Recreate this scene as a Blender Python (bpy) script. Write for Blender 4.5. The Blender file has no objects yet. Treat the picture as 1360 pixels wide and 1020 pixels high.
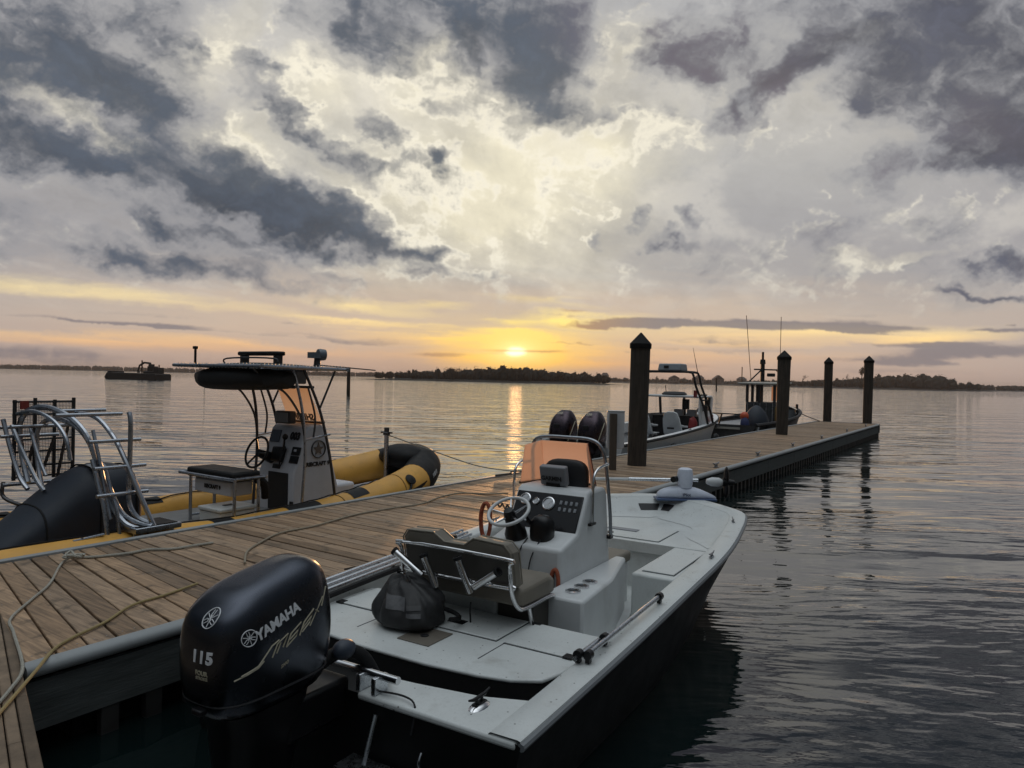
import bpy, bmesh, math, random
from mathutils import Vector, Matrix, noise as mnoise
from mathutils.bvhtree import BVHTree
import numpy as np
R = math.radians
scn = bpy.context.scene
# ---------------------------------------------------------------- camera
FPX, EYE, ROLL, PITCH = 950.0, 2.1, R(1.25), R(-0.42)
cam_d = bpy.data.cameras.new('camera'); cam = bpy.data.objects.new('camera', cam_d)
scn.collection.objects.link(cam); scn.camera = cam
cam_d.sensor_fit = 'HORIZONTAL'; cam_d.sensor_width = 36.0; cam_d.lens = 36.0 * FPX / 1360.0
cam_d.clip_start = 0.05; cam_d.clip_end = 20000.0
cam.location = (0, 0, EYE)
cam.matrix_world = (Matrix.Translation((0, 0, EYE)) @ Matrix.Rotation(PITCH, 4, 'X')
                    @ Matrix.Rotation(R(90), 4, 'X') @ Matrix.Rotation(ROLL, 4, 'Z'))
# ---------------------------------------------------------------- exposure
scn.view_settings.view_transform = 'Standard'; scn.view_settings.look = 'None'
scn.view_settings.exposure = 0.22; scn.view_settings.gamma = 1.0
scn.cycles.max_bounces = 8; scn.cycles.transparent_max_bounces = 12
scn.cycles.sample_clamp_indirect = 6.0
scn.cycles.sample_clamp_direct = 2.5
# ---------------------------------------------------------------- sun, low behind thin cloud
SUN_EL, SUN_AZ = R(2.2), R(0.3)
sd = bpy.data.lights.new('sun', 'SUN'); sun = bpy.data.objects.new('sun', sd); scn.collection.objects.link(sun)
sd.energy = 1.0; sd.angle = R(1.0); sd.color = (1.0, 0.50, 0.20); sd.specular_factor = 0.35
sun.rotation_euler = (R(90) - SUN_EL, 0, R(180) - SUN_AZ)
# ---------------------------------------------------------------- sky
class NT:
    """small helper that writes node arithmetic"""
    def __init__(s, tree): s.t = tree; s.n = tree.nodes; s.l = tree.links
    def put(s, sock, v):
        if isinstance(v, (int, float)): sock.default_value = v
        elif isinstance(v, (tuple, list)): sock.default_value = v
        else: s.l.new(v, sock)
    def m(s, op, a, b=0.0, c=0.0, clamp=False):
        k = s.n.new('ShaderNodeMath'); k.operation = op; k.use_clamp = clamp
        s.put(k.inputs[0], a); s.put(k.inputs[1], b)
        if op in ('MULTIPLY_ADD', 'WRAP', 'COMPARE', 'SMOOTH_MIN'): s.put(k.inputs[2], c)
        return k.outputs[0]
    def add(s, a, b): return s.m('ADD', a, b)
    def sub(s, a, b): return s.m('SUBTRACT', a, b)
    def mul(s, a, b): return s.m('MULTIPLY', a, b)
    def div(s, a, b): return s.m('DIVIDE', a, b)
    def step(s, x, a, b, lo=0.0, hi=1.0):
        k = s.n.new('ShaderNodeMapRange'); k.interpolation_type = 'SMOOTHSTEP'
        s.put(k.inputs[0], x); k.inputs[1].default_value = a; k.inputs[2].default_value = b
        k.inputs[3].default_value = lo; k.inputs[4].default_value = hi
        return k.outputs[0]
    def lin(s, x, a, b, lo=0.0, hi=1.0):
        k = s.n.new('ShaderNodeMapRange')
        s.put(k.inputs[0], x); k.inputs[1].default_value = a; k.inputs[2].default_value = b
        k.inputs[3].default_value = lo; k.inputs[4].default_value = hi
        return k.outputs[0]
    def xyz(s, x, y, z):
        k = s.n.new('ShaderNodeCombineXYZ'); s.put(k.inputs[0], x); s.put(k.inputs[1], y); s.put(k.inputs[2], z); return k.outputs[0]
    def sep(s, v):
        k = s.n.new('ShaderNodeSeparateXYZ'); s.put(k.inputs[0], v); return k.outputs
    def noise(s, v, scale, detail=3.0, rough=0.5, dist=0.0, col=False):
        k = s.n.new('ShaderNodeTexNoise'); s.put(k.inputs['Vector'], v); k.inputs['Scale'].default_value = scale
        k.inputs['Detail'].default_value = detail; k.inputs['Roughness'].default_value = rough; k.inputs['Distortion'].default_value = dist
        return k.outputs['Color'] if col else k.outputs['Fac']
    def vm(s, op, a, b):
        k = s.n.new('ShaderNodeVectorMath'); k.operation = op; s.put(k.inputs[0], a)
        s.put(k.inputs['Scale'] if op == 'SCALE' else k.inputs[1], b); return k.outputs[0]
    def map(s, v, loc=(0, 0, 0), rot=(0, 0, 0), scale=(1, 1, 1), kind='POINT'):
        k = s.n.new('ShaderNodeMapping'); k.vector_type = kind; s.put(k.inputs['Vector'], v)
        k.inputs['Location'].default_value = loc; k.inputs['Rotation'].default_value = rot; k.inputs['Scale'].default_value = scale
        return k.outputs[0]
    def ramp(s, x, stops, ease=False):
        k = s.n.new('ShaderNodeValToRGB'); s.put(k.inputs[0], x); e = k.color_ramp.elements
        k.color_ramp.interpolation = 'EASE' if ease else 'LINEAR'
        while len(e) < len(stops): e.new(0.5)
        for el, (p, c) in zip(e, stops): el.position = p; el.color = (*c, 1)
        return k.outputs[0]
    def mix(s, f, a, b, mode='MIX'):
        k = s.n.new('ShaderNodeMix'); k.data_type = 'RGBA'; k.blend_type = mode
        s.put(k.inputs[0], f); s.put(k.inputs[6], (*a, 1) if isinstance(a, tuple) and len(a) == 3 else a)
        s.put(k.inputs[7], (*b, 1) if isinstance(b, tuple) and len(b) == 3 else b)
        return k.outputs[2]
def lin1(c): c /= 255.0; return c / 12.92 if c <= 0.04045 else ((c + 0.055) / 1.055) ** 2.4
def srgb(r, g, b): return (lin1(r), lin1(g), lin1(b))

SKY_X0, SKY_X1, SKY_Z1, SKY_W, SKY_H = -1.35, 1.35, 0.95, 2160, 760
def make_sky():
    """the sunrise half of the sky, computed on tangents of azimuth and elevation about the sunrise"""
    rng = np.random.RandomState(11)
    X, Z = np.meshgrid(np.linspace(SKY_X0, SKY_X1, SKY_W, dtype=np.float32), np.linspace(0.0, SKY_Z1, SKY_H, dtype=np.float32))
    tabs = [rng.rand(256, 256).astype(np.float32) for _ in range(12)]
    def vn(x, y, k):
        x0 = np.floor(x); y0 = np.floor(y); fx = x - x0; fy = y - y0
        fx = fx * fx * fx * (fx * (fx * 6 - 15) + 10); fy = fy * fy * fy * (fy * (fy * 6 - 15) + 10)
        xi = x0.astype(np.int32) & 255; yi = y0.astype(np.int32) & 255; xj = (xi + 1) & 255; yj = (yi + 1) & 255
        t = tabs[k % 12]
        return (t[yi, xi] * (1 - fx) + t[yi, xj] * fx) * (1 - fy) + (t[yj, xi] * (1 - fx) + t[yj, xj] * fx) * fy
    def fbm(x, y, octs, k=0, gain=0.5):
        a, s, n = 1.0, 0.0, 0.0
        for i in range(octs):
            c, d = np.cos(0.6 + i), np.sin(0.6 + i)
            s = s + a * vn((c * x - d * y) + 17.3 * i, (d * x + c * y) + 9.1 * i, k + i); n += a
            a *= gain; x = x * 2.03; y = y * 2.03
        return s / n
    def aniso(x, y, octs, k=0, gain=0.5):
        a, s, n = 1.0, 0.0, 0.0
        for i in range(octs):
            s = s + a * vn(x + 17.3 * i, y + 9.1 * i, k + i); n += a; a *= gain; x = x * 2.03; y = y * 2.03
        return s / n
    def sst(x, a, b):
        t = np.clip((x - a) / (b - a), 0, 1); return t * t * (3 - 2 * t)
    def rot(x, y, deg):
        c, s = np.cos(np.radians(deg)), np.sin(np.radians(deg)); return c * x - s * y, s * x + c * y
    def mixc(f, a, b):
        f = f[..., None] if isinstance(f, np.ndarray) else f
        return a * (1 - f) + np.asarray(b, np.float32) * f
    def lin(*c):
        c = np.array(c, np.float32) / 255; return np.where(c <= 0.04045, c / 12.92, ((c + 0.055) / 1.055) ** 2.4).astype(np.float32)
    def ramp(t, stops):
        p = [s[0] for s in stops]; return np.stack([np.interp(t, p, [s[1][i] for s in stops]) for i in range(3)], -1).astype(np.float32)
    cr, sr, pit = np.cos(np.radians(1.25)), np.sin(np.radians(1.25)), np.radians(-0.42)
    def tpix(u, v):
        x = (u - 680) / 950.0; y = -(v - 510) / 950.0; return cr * x - sr * y, sr * x + cr * y + pit
    def blobs(x, y, items):
        tot = np.zeros_like(x)
        for (u, v, ru, rv, ang, st) in items:
            cx, cz = tpix(u, v); px, pz = rot(x - cx, y - cz, ang)
            r = np.sqrt((px * 950 / ru) ** 2 + (pz * 950 / rv) ** 2)
            tot += st * np.clip(1 - r, 0, 1)
        return tot
    DARK = [
     (130,120,380,230,20,.18),(1220,100,360,190,0,.15),(620,50,300,120,0,.08),(330,280,260,110,15,.14),
     (20,60,300,85,20,1.15),(190,130,180,56,27,1.0),(150,40,200,60,25,.6),(40,190,190,50,24,1.15),(130,215,100,34,18,.4),(365,135,95,38,48,1.0),(450,205,110,32,34,.95),(470,40,30,30,0,.3),
     (300,240,200,50,18,.8),(320,275,220,50,16,.95),(410,290,190,44,15,1.0),(430,322,160,26,8,.9),(250,250,220,70,18,.35),(300,325,190,26,8,.8),(235,355,180,24,4,.8),(230,300,150,24,10,.6),(260,375,150,14,2,.5),
     (250,40,80,55,55,.75),(180,30,110,60,30,.5),(390,378,90,12,6,.5),(330,70,60,30,50,.4),
     (480,40,120,70,0,.85),(600,40,150,85,10,.7),(625,60,46,40,0,.8),(730,35,130,85,0,.75),(700,100,160,50,15,.5),(590,150,50,26,10,.6),(640,130,120,50,0,.35),
     (575,212,22,28,70,1.0),(612,196,34,24,30,.8),(505,165,40,30,60,.7),(490,150,30,16,30,.5),(780,158,110,32,-12,.9),(735,110,90,60,0,.6),(860,155,60,18,-10,.4),(690,165,60,22,10,.35),
     (920,95,120,46,-5,.7),(960,60,230,66,-6,.8),(1075,95,140,56,-18,1.0),(1010,125,120,34,-25,1.05),(1120,60,90,46,0,.7),(960,130,60,22,-20,.5),
     (1240,15,300,70,0,.85),(1290,150,190,115,8,1.3),(1220,222,170,42,-4,.9),(1350,210,140,60,0,1.0),(1150,130,120,60,0,.3),(1340,70,140,70,0,.7),(1190,90,80,40,0,.4),
     (843,292,30,22,0,1.1),(793,328,38,26,0,1.2),(885,319,42,15,12,1.0),(920,295,22,18,0,.7),(797,285,22,13,0,.7),(900,292,14,8,0,.4),(760,292,14,8,0,.4),
     (570,337,80,14,5,.65),(610,375,110,12,4,.4),(470,372,60,12,5,.45),(540,360,60,10,3,.35),
     (1345,350,70,22,-10,1.0),(1325,396,80,9,-4,1.0),(1230,345,40,7,-6,.4),(40,305,150,30,15,.5),(60,340,160,22,8,.4),(10,280,90,22,12,.4),
     (1150,-190,520,190,0,1.2),(1500,-60,400,170,0,1.1),(500,-220,420,140,0,1.0),(-200,120,320,140,20,1.0),(-300,330,300,90,10,.6),(1600,120,320,150,0,1.1),(1650,330,260,60,-6,.5),(300,-120,420,140,15,.9),(760,-110,380,120,0,.9),(1200,-140,420,150,0,1.0),(-60,-140,360,150,20,.9)]
    LOW = [
     (980,432,330,9,-1.0,1.2),(1110,429,150,12,0,1.0),(1000,428,90,10,0,.6),(840,429,90,10,0,.9),(745,417,50,7,0,.7),(1300,466,190,16,-3,1.2),(1220,456,120,6,-2,.9),(1345,436,60,6,-3,1.0),
     (1000,455,200,9,0,.35),(100,425,240,6,2,.8),(190,430,120,5,2,.7),(400,432,80,3,1,.5),(500,443,60,3,1,.5),(40,474,420,22,1,1.0),(400,474,240,12,2,.5),(590,470,80,6,0,.95),(690,467,75,2.4,0,1.6),(745,460,60,2.6,0,.8),(640,462,30,2,0,.6),
     (620,440,120,7,0,.25),(880,480,120,5,0,.5),(1180,490,240,14,0,.5),(200,415,260,5,3,.4),(330,440,300,4,2,.45),(560,450,200,4,1,.4),(900,462,260,5,-1,.45),(1150,475,260,6,-1,.5),(1080,412,200,5,-2,.35),(490,452,120,4,2,.5),(830,471,50,3,0,.7),(930,448,120,4,0,.4),(560,420,90,3,0,.4)]
    WARM = [
     (690,468,55,34,0,1.4),(690,466,150,40,0,.8),(690,460,300,60,0,.35),(650,443,60,8,0,1.0),(745,425,90,12,4,1.2),(670,428,50,7,0,.9),(830,425,60,9,0,.5),(1060,441,330,18,-1.5,1.0),(1230,448,150,11,-3,.8),(1000,452,150,8,0,.4),
     (120,455,440,12,2,.65),(330,458,260,9,3,.5),(60,383,220,12,4,.7),(230,398,280,11,7,.5),(470,408,120,10,5,.8),(560,452,120,9,3,.6),(560,407,60,6,0,.6),(490,432,140,6,3,.5),(780,482,170,14,0,.6),(900,470,200,14,0,.4),(1060,472,200,9,0,.25),(620,470,140,12,0,.5),(730,405,100,6,4,.3)]
    CREAM = [
     (640,235,300,190,0,1.0),(590,110,140,60,10,.6),(660,270,230,60,0,.4),(790,200,180,70,0,.6),(420,120,60,90,40,.6),(300,60,50,100,45,.5),(330,190,70,60,40,.5),(90,150,150,26,25,.7),(20,110,120,20,20,.3),(850,60,70,60,0,.6),(560,70,50,40,0,.7),(140,120,100,20,25,.3),(300,200,60,50,40,.6),(700,350,300,50,0,.2),(1170,342,130,14,-6,.4),(1150,50,60,20,0,.4),(180,195,80,16,20,.4),(640,300,200,60,0,.2)]
    # ragged displacement of the cloud outlines, finer towards the horizon
    q1 = fbm(X * 11, Z * 15, 6, 0, .62) - 0.5; q2 = fbm(X * 11 + 40, Z * 15 + 11, 6, 3, .62) - 0.5
    wx, wz = X + 0.13 * q1, Z + 0.075 * q2
    den = Z + 0.13; sx, sz = X / den, 1.0 / den
    ax, az = rot(sx, sz, 28)
    fine = aniso(ax * 3.2, az * 1.5, 7, 2, .55)
    big = fbm(sx * 0.8, sz * 0.6, 4, 5)
    lx, lz = rot(X + .03 * q1, Z + .03 * q2, 22)
    rx, rz = rot(X + .03 * q1, Z + .03 * q2, -12)
    sel = sst(X, -.15, .2)
    tex2 = aniso(lx * 4.5, lz * 18.0, 7, 7, .6) * (1 - sel) + aniso(rx * 6.0, rz * 11.0, 7, 8, .6) * sel
    pth = np.arctan2(X - .005 + .03 * q1, Z + .16 + .02 * q2); plr = np.log(np.hypot(X - .005, Z + .16) + 1e-3)
    fan = aniso(pth * 11.0, plr * 3.6 + .6 * q1, 7, 3, .62)
    tex2 = .60 * tex2 + .50 * (fan - .5) + .20
    puff = fbm(wx * 22, wz * 30, 6, 1, .6)
    streak = aniso(X * 3.0 + .3 * q1, Z * 34.0 - X * 0.6, 5, 4, .55); wisp = aniso(X * 4.0 + q2, Z * 36.0 + X * 1.5, 6, 9, .6)
    hi = sst(Z, 0.05, 0.20)
    tex = (.5 * (fine - .5) + .3 * (big - .5) + 1.9 * (tex2 - .5) + .8 * (puff - .5)) * (0.15 + .85 * hi)
    df = blobs(wx, wz, DARK); cf = blobs(wx, wz, CREAM)
    dens = df + tex
    cover = .4 * sst(dens, -0.02, 0.40) + .6 * sst(dens, 0.12, 1.0)
    rim = sst(dens, -0.02, 0.24) * sst(-dens, -0.50, -0.24)
    base = ramp(Z + 0.05 * (wisp - .5), [(0, lin(180,154,138)), (.03, lin(190,163,144)), (.065, lin(196,174,154)), (.11, lin(190,174,158)), (.16, lin(162,158,156)), (.22, lin(160,158,158)), (.30, lin(174,172,169)), (.42, lin(198,194,186)), (.62, lin(158,160,166)), (1, lin(128,136,150))])
    side = sst(np.abs(X), .25, .9)
    base = mixc(.45 * side, base, lin(150,146,150))
    base = mixc(.66 * np.minimum(cf * (0.55 + .9 * (fine - .5) + .45), 1).clip(0, 1), base, lin(248,238,206))
    base = mixc(rim * hi * sst(cf + 1.5 * (puff - .5), .08, .7), base, lin(248,240,218))
    base = mixc(.35 * hi * sst(fine, .5, .75) * (1 - cover), base, lin(214,208,196))
    wv = np.zeros_like(X)
    w2x = X + .10 * (streak - .5) + .03 * q1; w2z = Z + .030 * (wisp - .5)
    lf = blobs(w2x, w2z + .006 * q2, LOW) * (.75 + .9 * (puff - .25) * .8) + .75 * (wisp - .5) * (1 - hi); wf = np.minimum(blobs(w2x, w2z, WARM) * np.clip(.15 + 1.7 * streak - .9 * (wisp - .4), .1, 2), 1).clip(0, 1)
    near = np.exp(-((X - .005) / .15) ** 2)
    wc = ramp(Z, [(0, lin(236,164,112)), (.03, lin(247,186,120)), (.08, lin(252,222,156)), (.13, lin(232,214,166)), (.2, lin(225,212,178))])
    wn = ramp(Z, [(0, lin(250,168,78)), (.03, lin(262,198,82)), (.08, lin(258,230,130)), (.13, lin(240,214,150)), (.2, lin(225,212,178))])
    wc = wc * (1 - near[..., None]) + wn * near[..., None]
    base = mixc(.95 * wf, base, wc)
    base = base * (1 + hi * (1 - cover) * (1 - .65 * sst(X, .02, .25) * sst(-Z, -.42, -.25)) * (.40 * (tex2 - .5) + .28 * (puff - .5) + .35 * (fine - .5)))[..., None]
    dl, dr = lin(60,70,84), lin(68,71,84)
    t = sst(X, 0, .35)[..., None]; deep = dl * (1 - t) + dr * t
    purple = sst(fbm(X * 3, Z * 4, 3, 6), .45, .7)[..., None] * sst(X, -.2, .3)[..., None]
    deep = deep * (1 - .6 * purple) + lin(98,88,98) * .6 * purple
    m = sst(dens + .7 * (puff - .5) + 1.2 * (tex2 - .5), .2, 1.45)[..., None]
    deep = deep * np.clip(1 + 1.1 * (tex2 - .5) + .9 * (puff - .5) + .5 * (fine - .5), .6, 1.7)[..., None]
    dcol = lin(132,133,138) * (1 - m) + deep * m
    sky = base * (1 - .90 * cover[..., None]) + dcol * .90 * cover[..., None]
    ls = (.8 * sst(lf, .28, .85) * (1 - .6 * near * sst(-Z, -.06, 0.0)))[..., None]
    t2 = sst(np.abs(X), .03, .22)[..., None]
    sky = sky * (1 - ls) + (lin(160,114,92) * (1 - t2) + lin(118,113,118) * t2) * ls
    cx, cz = tpix(685, 468)
    jag = .0035 * (wisp - .5) + .010 * q1
    r = np.sqrt(((X - cx) / .019) ** 2 + ((Z - cz + jag) / .0085) ** 2)
    bar = np.exp(-((Z - cz - .0015 + .004 * (wisp - .5)) / .0013) ** 2) * sst(-np.abs(X - cx - .012), -.075, -.02)
    glow = np.exp(-(((X - cx) / .085) ** 2 + ((Z - cz + jag) / .030) ** 2)) * (.7 + .9 * (streak - .3))
    sky = mixc((.62 * glow).clip(0, 1), sky, np.array([1.05, .68, .16], np.float32))
    halo = np.exp(-np.sqrt(((X - cx) / .022) ** 2 + ((Z - cz + jag) / .010) ** 2))
    sky = mixc(.9 * halo, sky, np.array([1.5, 1.2, .55], np.float32))
    sky = mixc(sst(-r, -1, -.35), sky, np.array([1.7, 1.45, .85], np.float32))
    sky = mixc(.55 * bar, sky, lin(176,112,60))
    return np.maximum(sky, 0).astype(np.float32)

_sky = make_sky()
img = bpy.data.images.new('dawn_clouds', SKY_W, SKY_H, alpha=False, float_buffer=True)
img.colorspace_settings.name = 'Non-Color'
_buf = np.ones((SKY_H, SKY_W, 4), np.float32); _buf[..., :3] = _sky
img.pixels.foreach_set(_buf.ravel()); img.update(); img.pack()
world = bpy.data.worlds.new('World'); scn.world = world; world.use_nodes = True
world.cycles.sampling_method = 'MANUAL'; world.cycles.sample_map_resolution = 1024
w = NT(world.node_tree); w.n.clear()
geo = w.n.new('ShaderNodeTexCoord').outputs['Generated']
dx, dy, dz = w.sep(geo)
ysafe = w.m('MAXIMUM', dy, 0.2)
tx = w.div(dx, ysafe); tz = w.div(w.m('MAXIMUM', dz, 0.0), ysafe)
it = w.n.new('ShaderNodeTexImage'); it.image = img; it.interpolation = 'Cubic'; it.extension = 'EXTEND'
w.l.new(w.xyz(w.lin(tx, SKY_X0, SKY_X1), w.div(tz, SKY_Z1), 0.0), it.inputs[0])
nish = w.n.new('ShaderNodeTexSky'); nish.sky_type = 'NISHITA'; nish.sun_disc = False
nish.sun_elevation = SUN_EL; nish.sun_rotation = SUN_AZ
clear = w.vm('SCALE', nish.outputs[0], 0.05)
broken = w.noise(geo, 3.0, 3.0)
rear = w.ramp(w.m('MAXIMUM', dz, 0.0), [(0.0, (0.016, 0.019, 0.025)), (0.35, (0.045, 0.055, 0.07)), (0.62, (0.125, 0.14, 0.155)), (0.85, (0.68, 0.75, 0.80)), (1.0, (1.15, 1.24, 1.30))])
rear = w.mix(w.step(broken, 0.42, 0.62), rear, w.vm('SCALE', rear, 0.7))
rear = w.mix(0.3, rear, clear, 'ADD')
front = w.mul(w.mul(w.step(dy, 0.0, 0.35), w.step(w.m('ABSOLUTE', tx), 1.3, 1.05)), w.step(tz, 0.90, 0.62))
sky = w.mix(front, rear, it.outputs[0])
bg = w.n.new('ShaderNodeBackground'); w.l.new(sky, bg.inputs[0]); bg.inputs[1].default_value = 1.0
wo = w.n.new('ShaderNodeOutputWorld'); w.l.new(bg.outputs[0], wo.inputs[0])
# ---------------------------------------------------------------- helpers
col = scn.collection
MATS = {}
def mat(name, color, rough=0.5, metal=0.0, speck=0.0, var=0.0, vscale=8.0, bump=0.0, bscale=40.0, stretch=(1, 1, 1), spec=0.5, coat=0.0, tone=False, dirt=None, trans=0.0):
    if name in MATS: return MATS[name]
    m = bpy.data.materials.new(name); m.use_nodes = True; MATS[name] = m
    k = NT(m.node_tree); p = k.n['Principled BSDF']
    p.inputs['Roughness'].default_value = rough; p.inputs['Metallic'].default_value = metal
    p.inputs['Specular IOR Level'].default_value = spec; p.inputs['Coat Weight'].default_value = coat
    tc = k.n.new('ShaderNodeTexCoord').outputs['Object']
    c = (*color, 1)
    if var or dirt or tone:
        v = k.map(tc, (0, 0, 0), (0, 0, 0), stretch)
        n1 = k.noise(v, vscale, 5.0, 0.6)
        lo = tuple(max(0, x * (1 - var)) for x in color); hi = tuple(min(1, x * (1 + var)) for x in color)
        c = k.ramp(n1, [(0.25, lo), (0.75, hi)])
        if tone:
            at_ = k.n.new('ShaderNodeAttribute'); at_.attribute_name = 'tone'
            c = k.mix(1.0, c, at_.outputs['Color'], 'MULTIPLY')
        if dirt:
            n2 = k.noise(tc, dirt[1], 4.0, 0.65)
            c = k.mix(k.mul(k.step(n2, dirt[2], dirt[3]), dirt[4]), c, dirt[0])
        if speck:   # dew spots and grime flecks
            vo = k.n.new('ShaderNodeTexVoronoi'); vo.inputs['Scale'].default_value = 26.0; k.l.new(tc, vo.inputs['Vector'])
            pick = k.sep(vo.outputs['Color'])[0]
            c = k.mix(k.mul(k.mul(k.step(vo.outputs['Distance'], .16, .10), k.step(pick, .78, .80)), speck), c, (0.07, 0.065, 0.055))
            grain = k.noise(tc, 55.0, 3.0, 0.6); c = k.mix(k.mul(k.step(grain, .50, .75), .18), c, (0.26, 0.26, 0.24))
        r2 = k.lin(n1, 0.2, 0.8, max(0.02, rough - 0.12), min(1, rough + 0.12)); k.l.new(r2, p.inputs['Roughness'])
    k.put(p.inputs['Base Color'], c)
    if bump:
        b = k.n.new('ShaderNodeBump'); b.inputs['Strength'].default_value = bump; b.inputs['Distance'].default_value = 0.01
        k.l.new(k.noise(k.map(tc, (0, 0, 0), (0, 0, 0), stretch), bscale, 5.0, 0.6), b.inputs['Height']); k.l.new(b.outputs[0], p.inputs['Normal'])
    if trans: p.inputs['Transmission Weight'].default_value = trans
    return m
def V(*a): return Vector(a)
class MB:
    """collects shapes that become ONE mesh"""
    def __init__(s, off=(0, 0, 0)): s.v = []; s.f = []; s.t = []; s.o = Vector(off); s.tone = 1.0
    def add(s, vs, fs):
        n = len(s.v); s.v += [Vector(q) - s.o for q in vs]; s.f += [tuple(i + n for i in f) for f in fs]; s.t += [s.tone] * len(fs); return s
    def box(s, x0, x1, y0, y1, z0, z1):
        return s.add([(x0,y0,z0),(x1,y0,z0),(x1,y1,z0),(x0,y1,z0),(x0,y0,z1),(x1,y0,z1),(x1,y1,z1),(x0,y1,z1)],
                     [(0,3,2,1),(4,5,6,7),(0,1,5,4),(1,2,6,5),(2,3,7,6),(3,0,4,7)])
    def hexa(s, b, t): return s.add(list(b) + list(t), [(0,3,2,1),(4,5,6,7),(0,1,5,4),(1,2,6,5),(2,3,7,6),(3,0,4,7)])
    def obox(s, c, ax, ay, az):
        c, ax, ay, az = map(Vector, (c, ax, ay, az))
        q = [c + i * ax + j * ay + k * az for k in (-1, 1) for i, j in ((-1,-1),(1,-1),(1,1),(-1,1))]
        return s.hexa(q[:4], q[4:])
    def loft(s, rings, caps=True, closed=True):
        n = len(rings[0]); vs = [p for r in rings for p in r]; fs = []
        for i in range(len(rings) - 1):
            for j in range(n if closed else n - 1):
                a, b = i * n + j, i * n + (j + 1) % n
                fs.append((a, b, b + n, a + n))
        if caps and closed: fs.append(tuple(reversed(range(n)))); fs.append(tuple((len(rings) - 1) * n + j for j in range(n)))
        return s.add(vs, fs)
    def tube(s, pts, r, n=8, closed=False, flat=1.0):
        pts = [Vector(p) for p in pts]; m = len(pts); rs = r if isinstance(r, (list, tuple)) else [r] * m
        tang = []
        for i in range(m):
            a = pts[(i - 1) % m] if (closed or i > 0) else pts[i]; b = pts[(i + 1) % m] if (closed or i < m - 1) else pts[i]
            tang.append((b - a).normalized())
        up = Vector((0, 0, 1)) if abs(tang[0].z) < 0.9 else Vector((1, 0, 0))
        u = (up - tang[0] * up.dot(tang[0])).normalized(); rings = []
        for i in range(m):
            u = (u - tang[i] * u.dot(tang[i])).normalized(); q = tang[i].cross(u)
            rings.append([pts[i] + rs[i] * (math.cos(2 * math.pi * k / n) * q + flat * math.sin(2 * math.pi * k / n) * u) for k in range(n)])
        if closed: rings.append(rings[0])
        return s.loft(rings, caps=not closed)
    def cyl(s, p0, p1, r0, r1=None, n=16): return s.tube([p0, p1], [r0, r0 if r1 is None else r1], n)
    def lathe(s, prof, o=(0, 0, 0), ax=(0, 0, 1), n=20):
        ax = Vector(ax).normalized(); u = ax.orthogonal().normalized(); q = ax.cross(u); o = Vector(o)
        return s.loft([[o + ax * h + max(r, 1e-4) * (math.cos(2*math.pi*k/n) * u + math.sin(2*math.pi*k/n) * q) for k in range(n)] for r, h in prof])
    def prism(s, poly, z0, z1):
        n = len(poly); z0 = z0 if isinstance(z0, (list, tuple)) else [z0] * n; z1 = z1 if isinstance(z1, (list, tuple)) else [z1] * n
        return s.loft([[(p[0], p[1], z) for p, z in zip(poly, z0)], [(p[0], p[1], z) for p, z in zip(poly, z1)]])
    def xprism(s, poly, y0, y1):   # profile in x-z extruded along y
        return s.loft([[(p[0], y0, p[1]) for p in poly], [(p[0], y1, p[1]) for p in poly]])
    def ball(s, c, r, n=12, m=8, bump=0.0, seed=0, sq=1.0):
        c = Vector(c); r = Vector(r) if not isinstance(r, (int, float)) else Vector((r, r, r)); rings = []
        for i in range(m + 1):
            th = math.pi * i / m; ring = []
            for k in range(n):
                ph = 2 * math.pi * k / n
                d = Vector((math.sin(th) * math.cos(ph), math.sin(th) * math.sin(ph), -math.cos(th)))
                if sq != 1.0: d = Vector([math.copysign(abs(q) ** sq, q) for q in d])
                e = 1 + bump * mnoise.noise(d * 2.3 + Vector((seed, seed * 1.7, 0)))
                ring.append(c + Vector((d.x * r.x, d.y * r.y, d.z * r.z)) * e)
            rings.append(ring)
        return s.loft(rings, caps=False)
    def build(s, name, m, parent=None, bevel=0.0, seg=2, sub=0, smooth=38, tone=False):
        me = bpy.data.meshes.new(name); me.from_pydata(s.v, [], s.f)
        if tone:
            a = me.attributes.new('tone', 'FLOAT_COLOR', 'CORNER'); vals = []
            for p, t in zip(me.polygons, s.t):
                tt = t if isinstance(t, tuple) else (t, t, t)
                for _ in p.loop_indices: vals += [tt[0], tt[1], tt[2], 1.0]
            a.data.foreach_set('color', vals)
        bm = bmesh.new(); bm.from_mesh(me)
        bmesh.ops.recalc_face_normals(bm, faces=bm.faces); bm.to_mesh(me); bm.free()
        if smooth:
            me.polygons.foreach_set('use_smooth', [True] * len(me.polygons)); me.set_sharp_from_angle(angle=R(smooth))
        me.materials.append(m); o = bpy.data.objects.new(name, me); col.objects.link(o)
        if parent is not None: o.parent = parent
        if bevel:
            b = o.modifiers.new('bevel', 'BEVEL'); b.width = bevel; b.segments = seg; b.limit_method = 'ANGLE'; b.angle_limit = R(40); b.harden_normals = False
        if sub:
            q = o.modifiers.new('sub', 'SUBSURF'); q.levels = sub; q.render_levels = sub
        return o
def tag(o, label, cat, group=None, kind=None):
    if label: o['label'] = label
    if cat: o['category'] = cat
    if group: o['group'] = group
    if kind: o['kind'] = kind
    return o
def thing(name, label, cat, loc=(0, 0, 0), rz=0.0, group=None):
    o = bpy.data.objects.new(name, None); col.objects.link(o); o.location = loc; o.rotation_euler = (0, 0, rz)
    o.empty_display_size = 0.2
    return tag(o, label, cat, group)
def copy_tree(o, parent=None):
    c = o.copy(); col.objects.link(c)
    if parent is not None: c.parent = parent
    for ch in [q for q in bpy.data.objects if q.parent == o]: copy_tree(ch, c)
    return c
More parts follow.
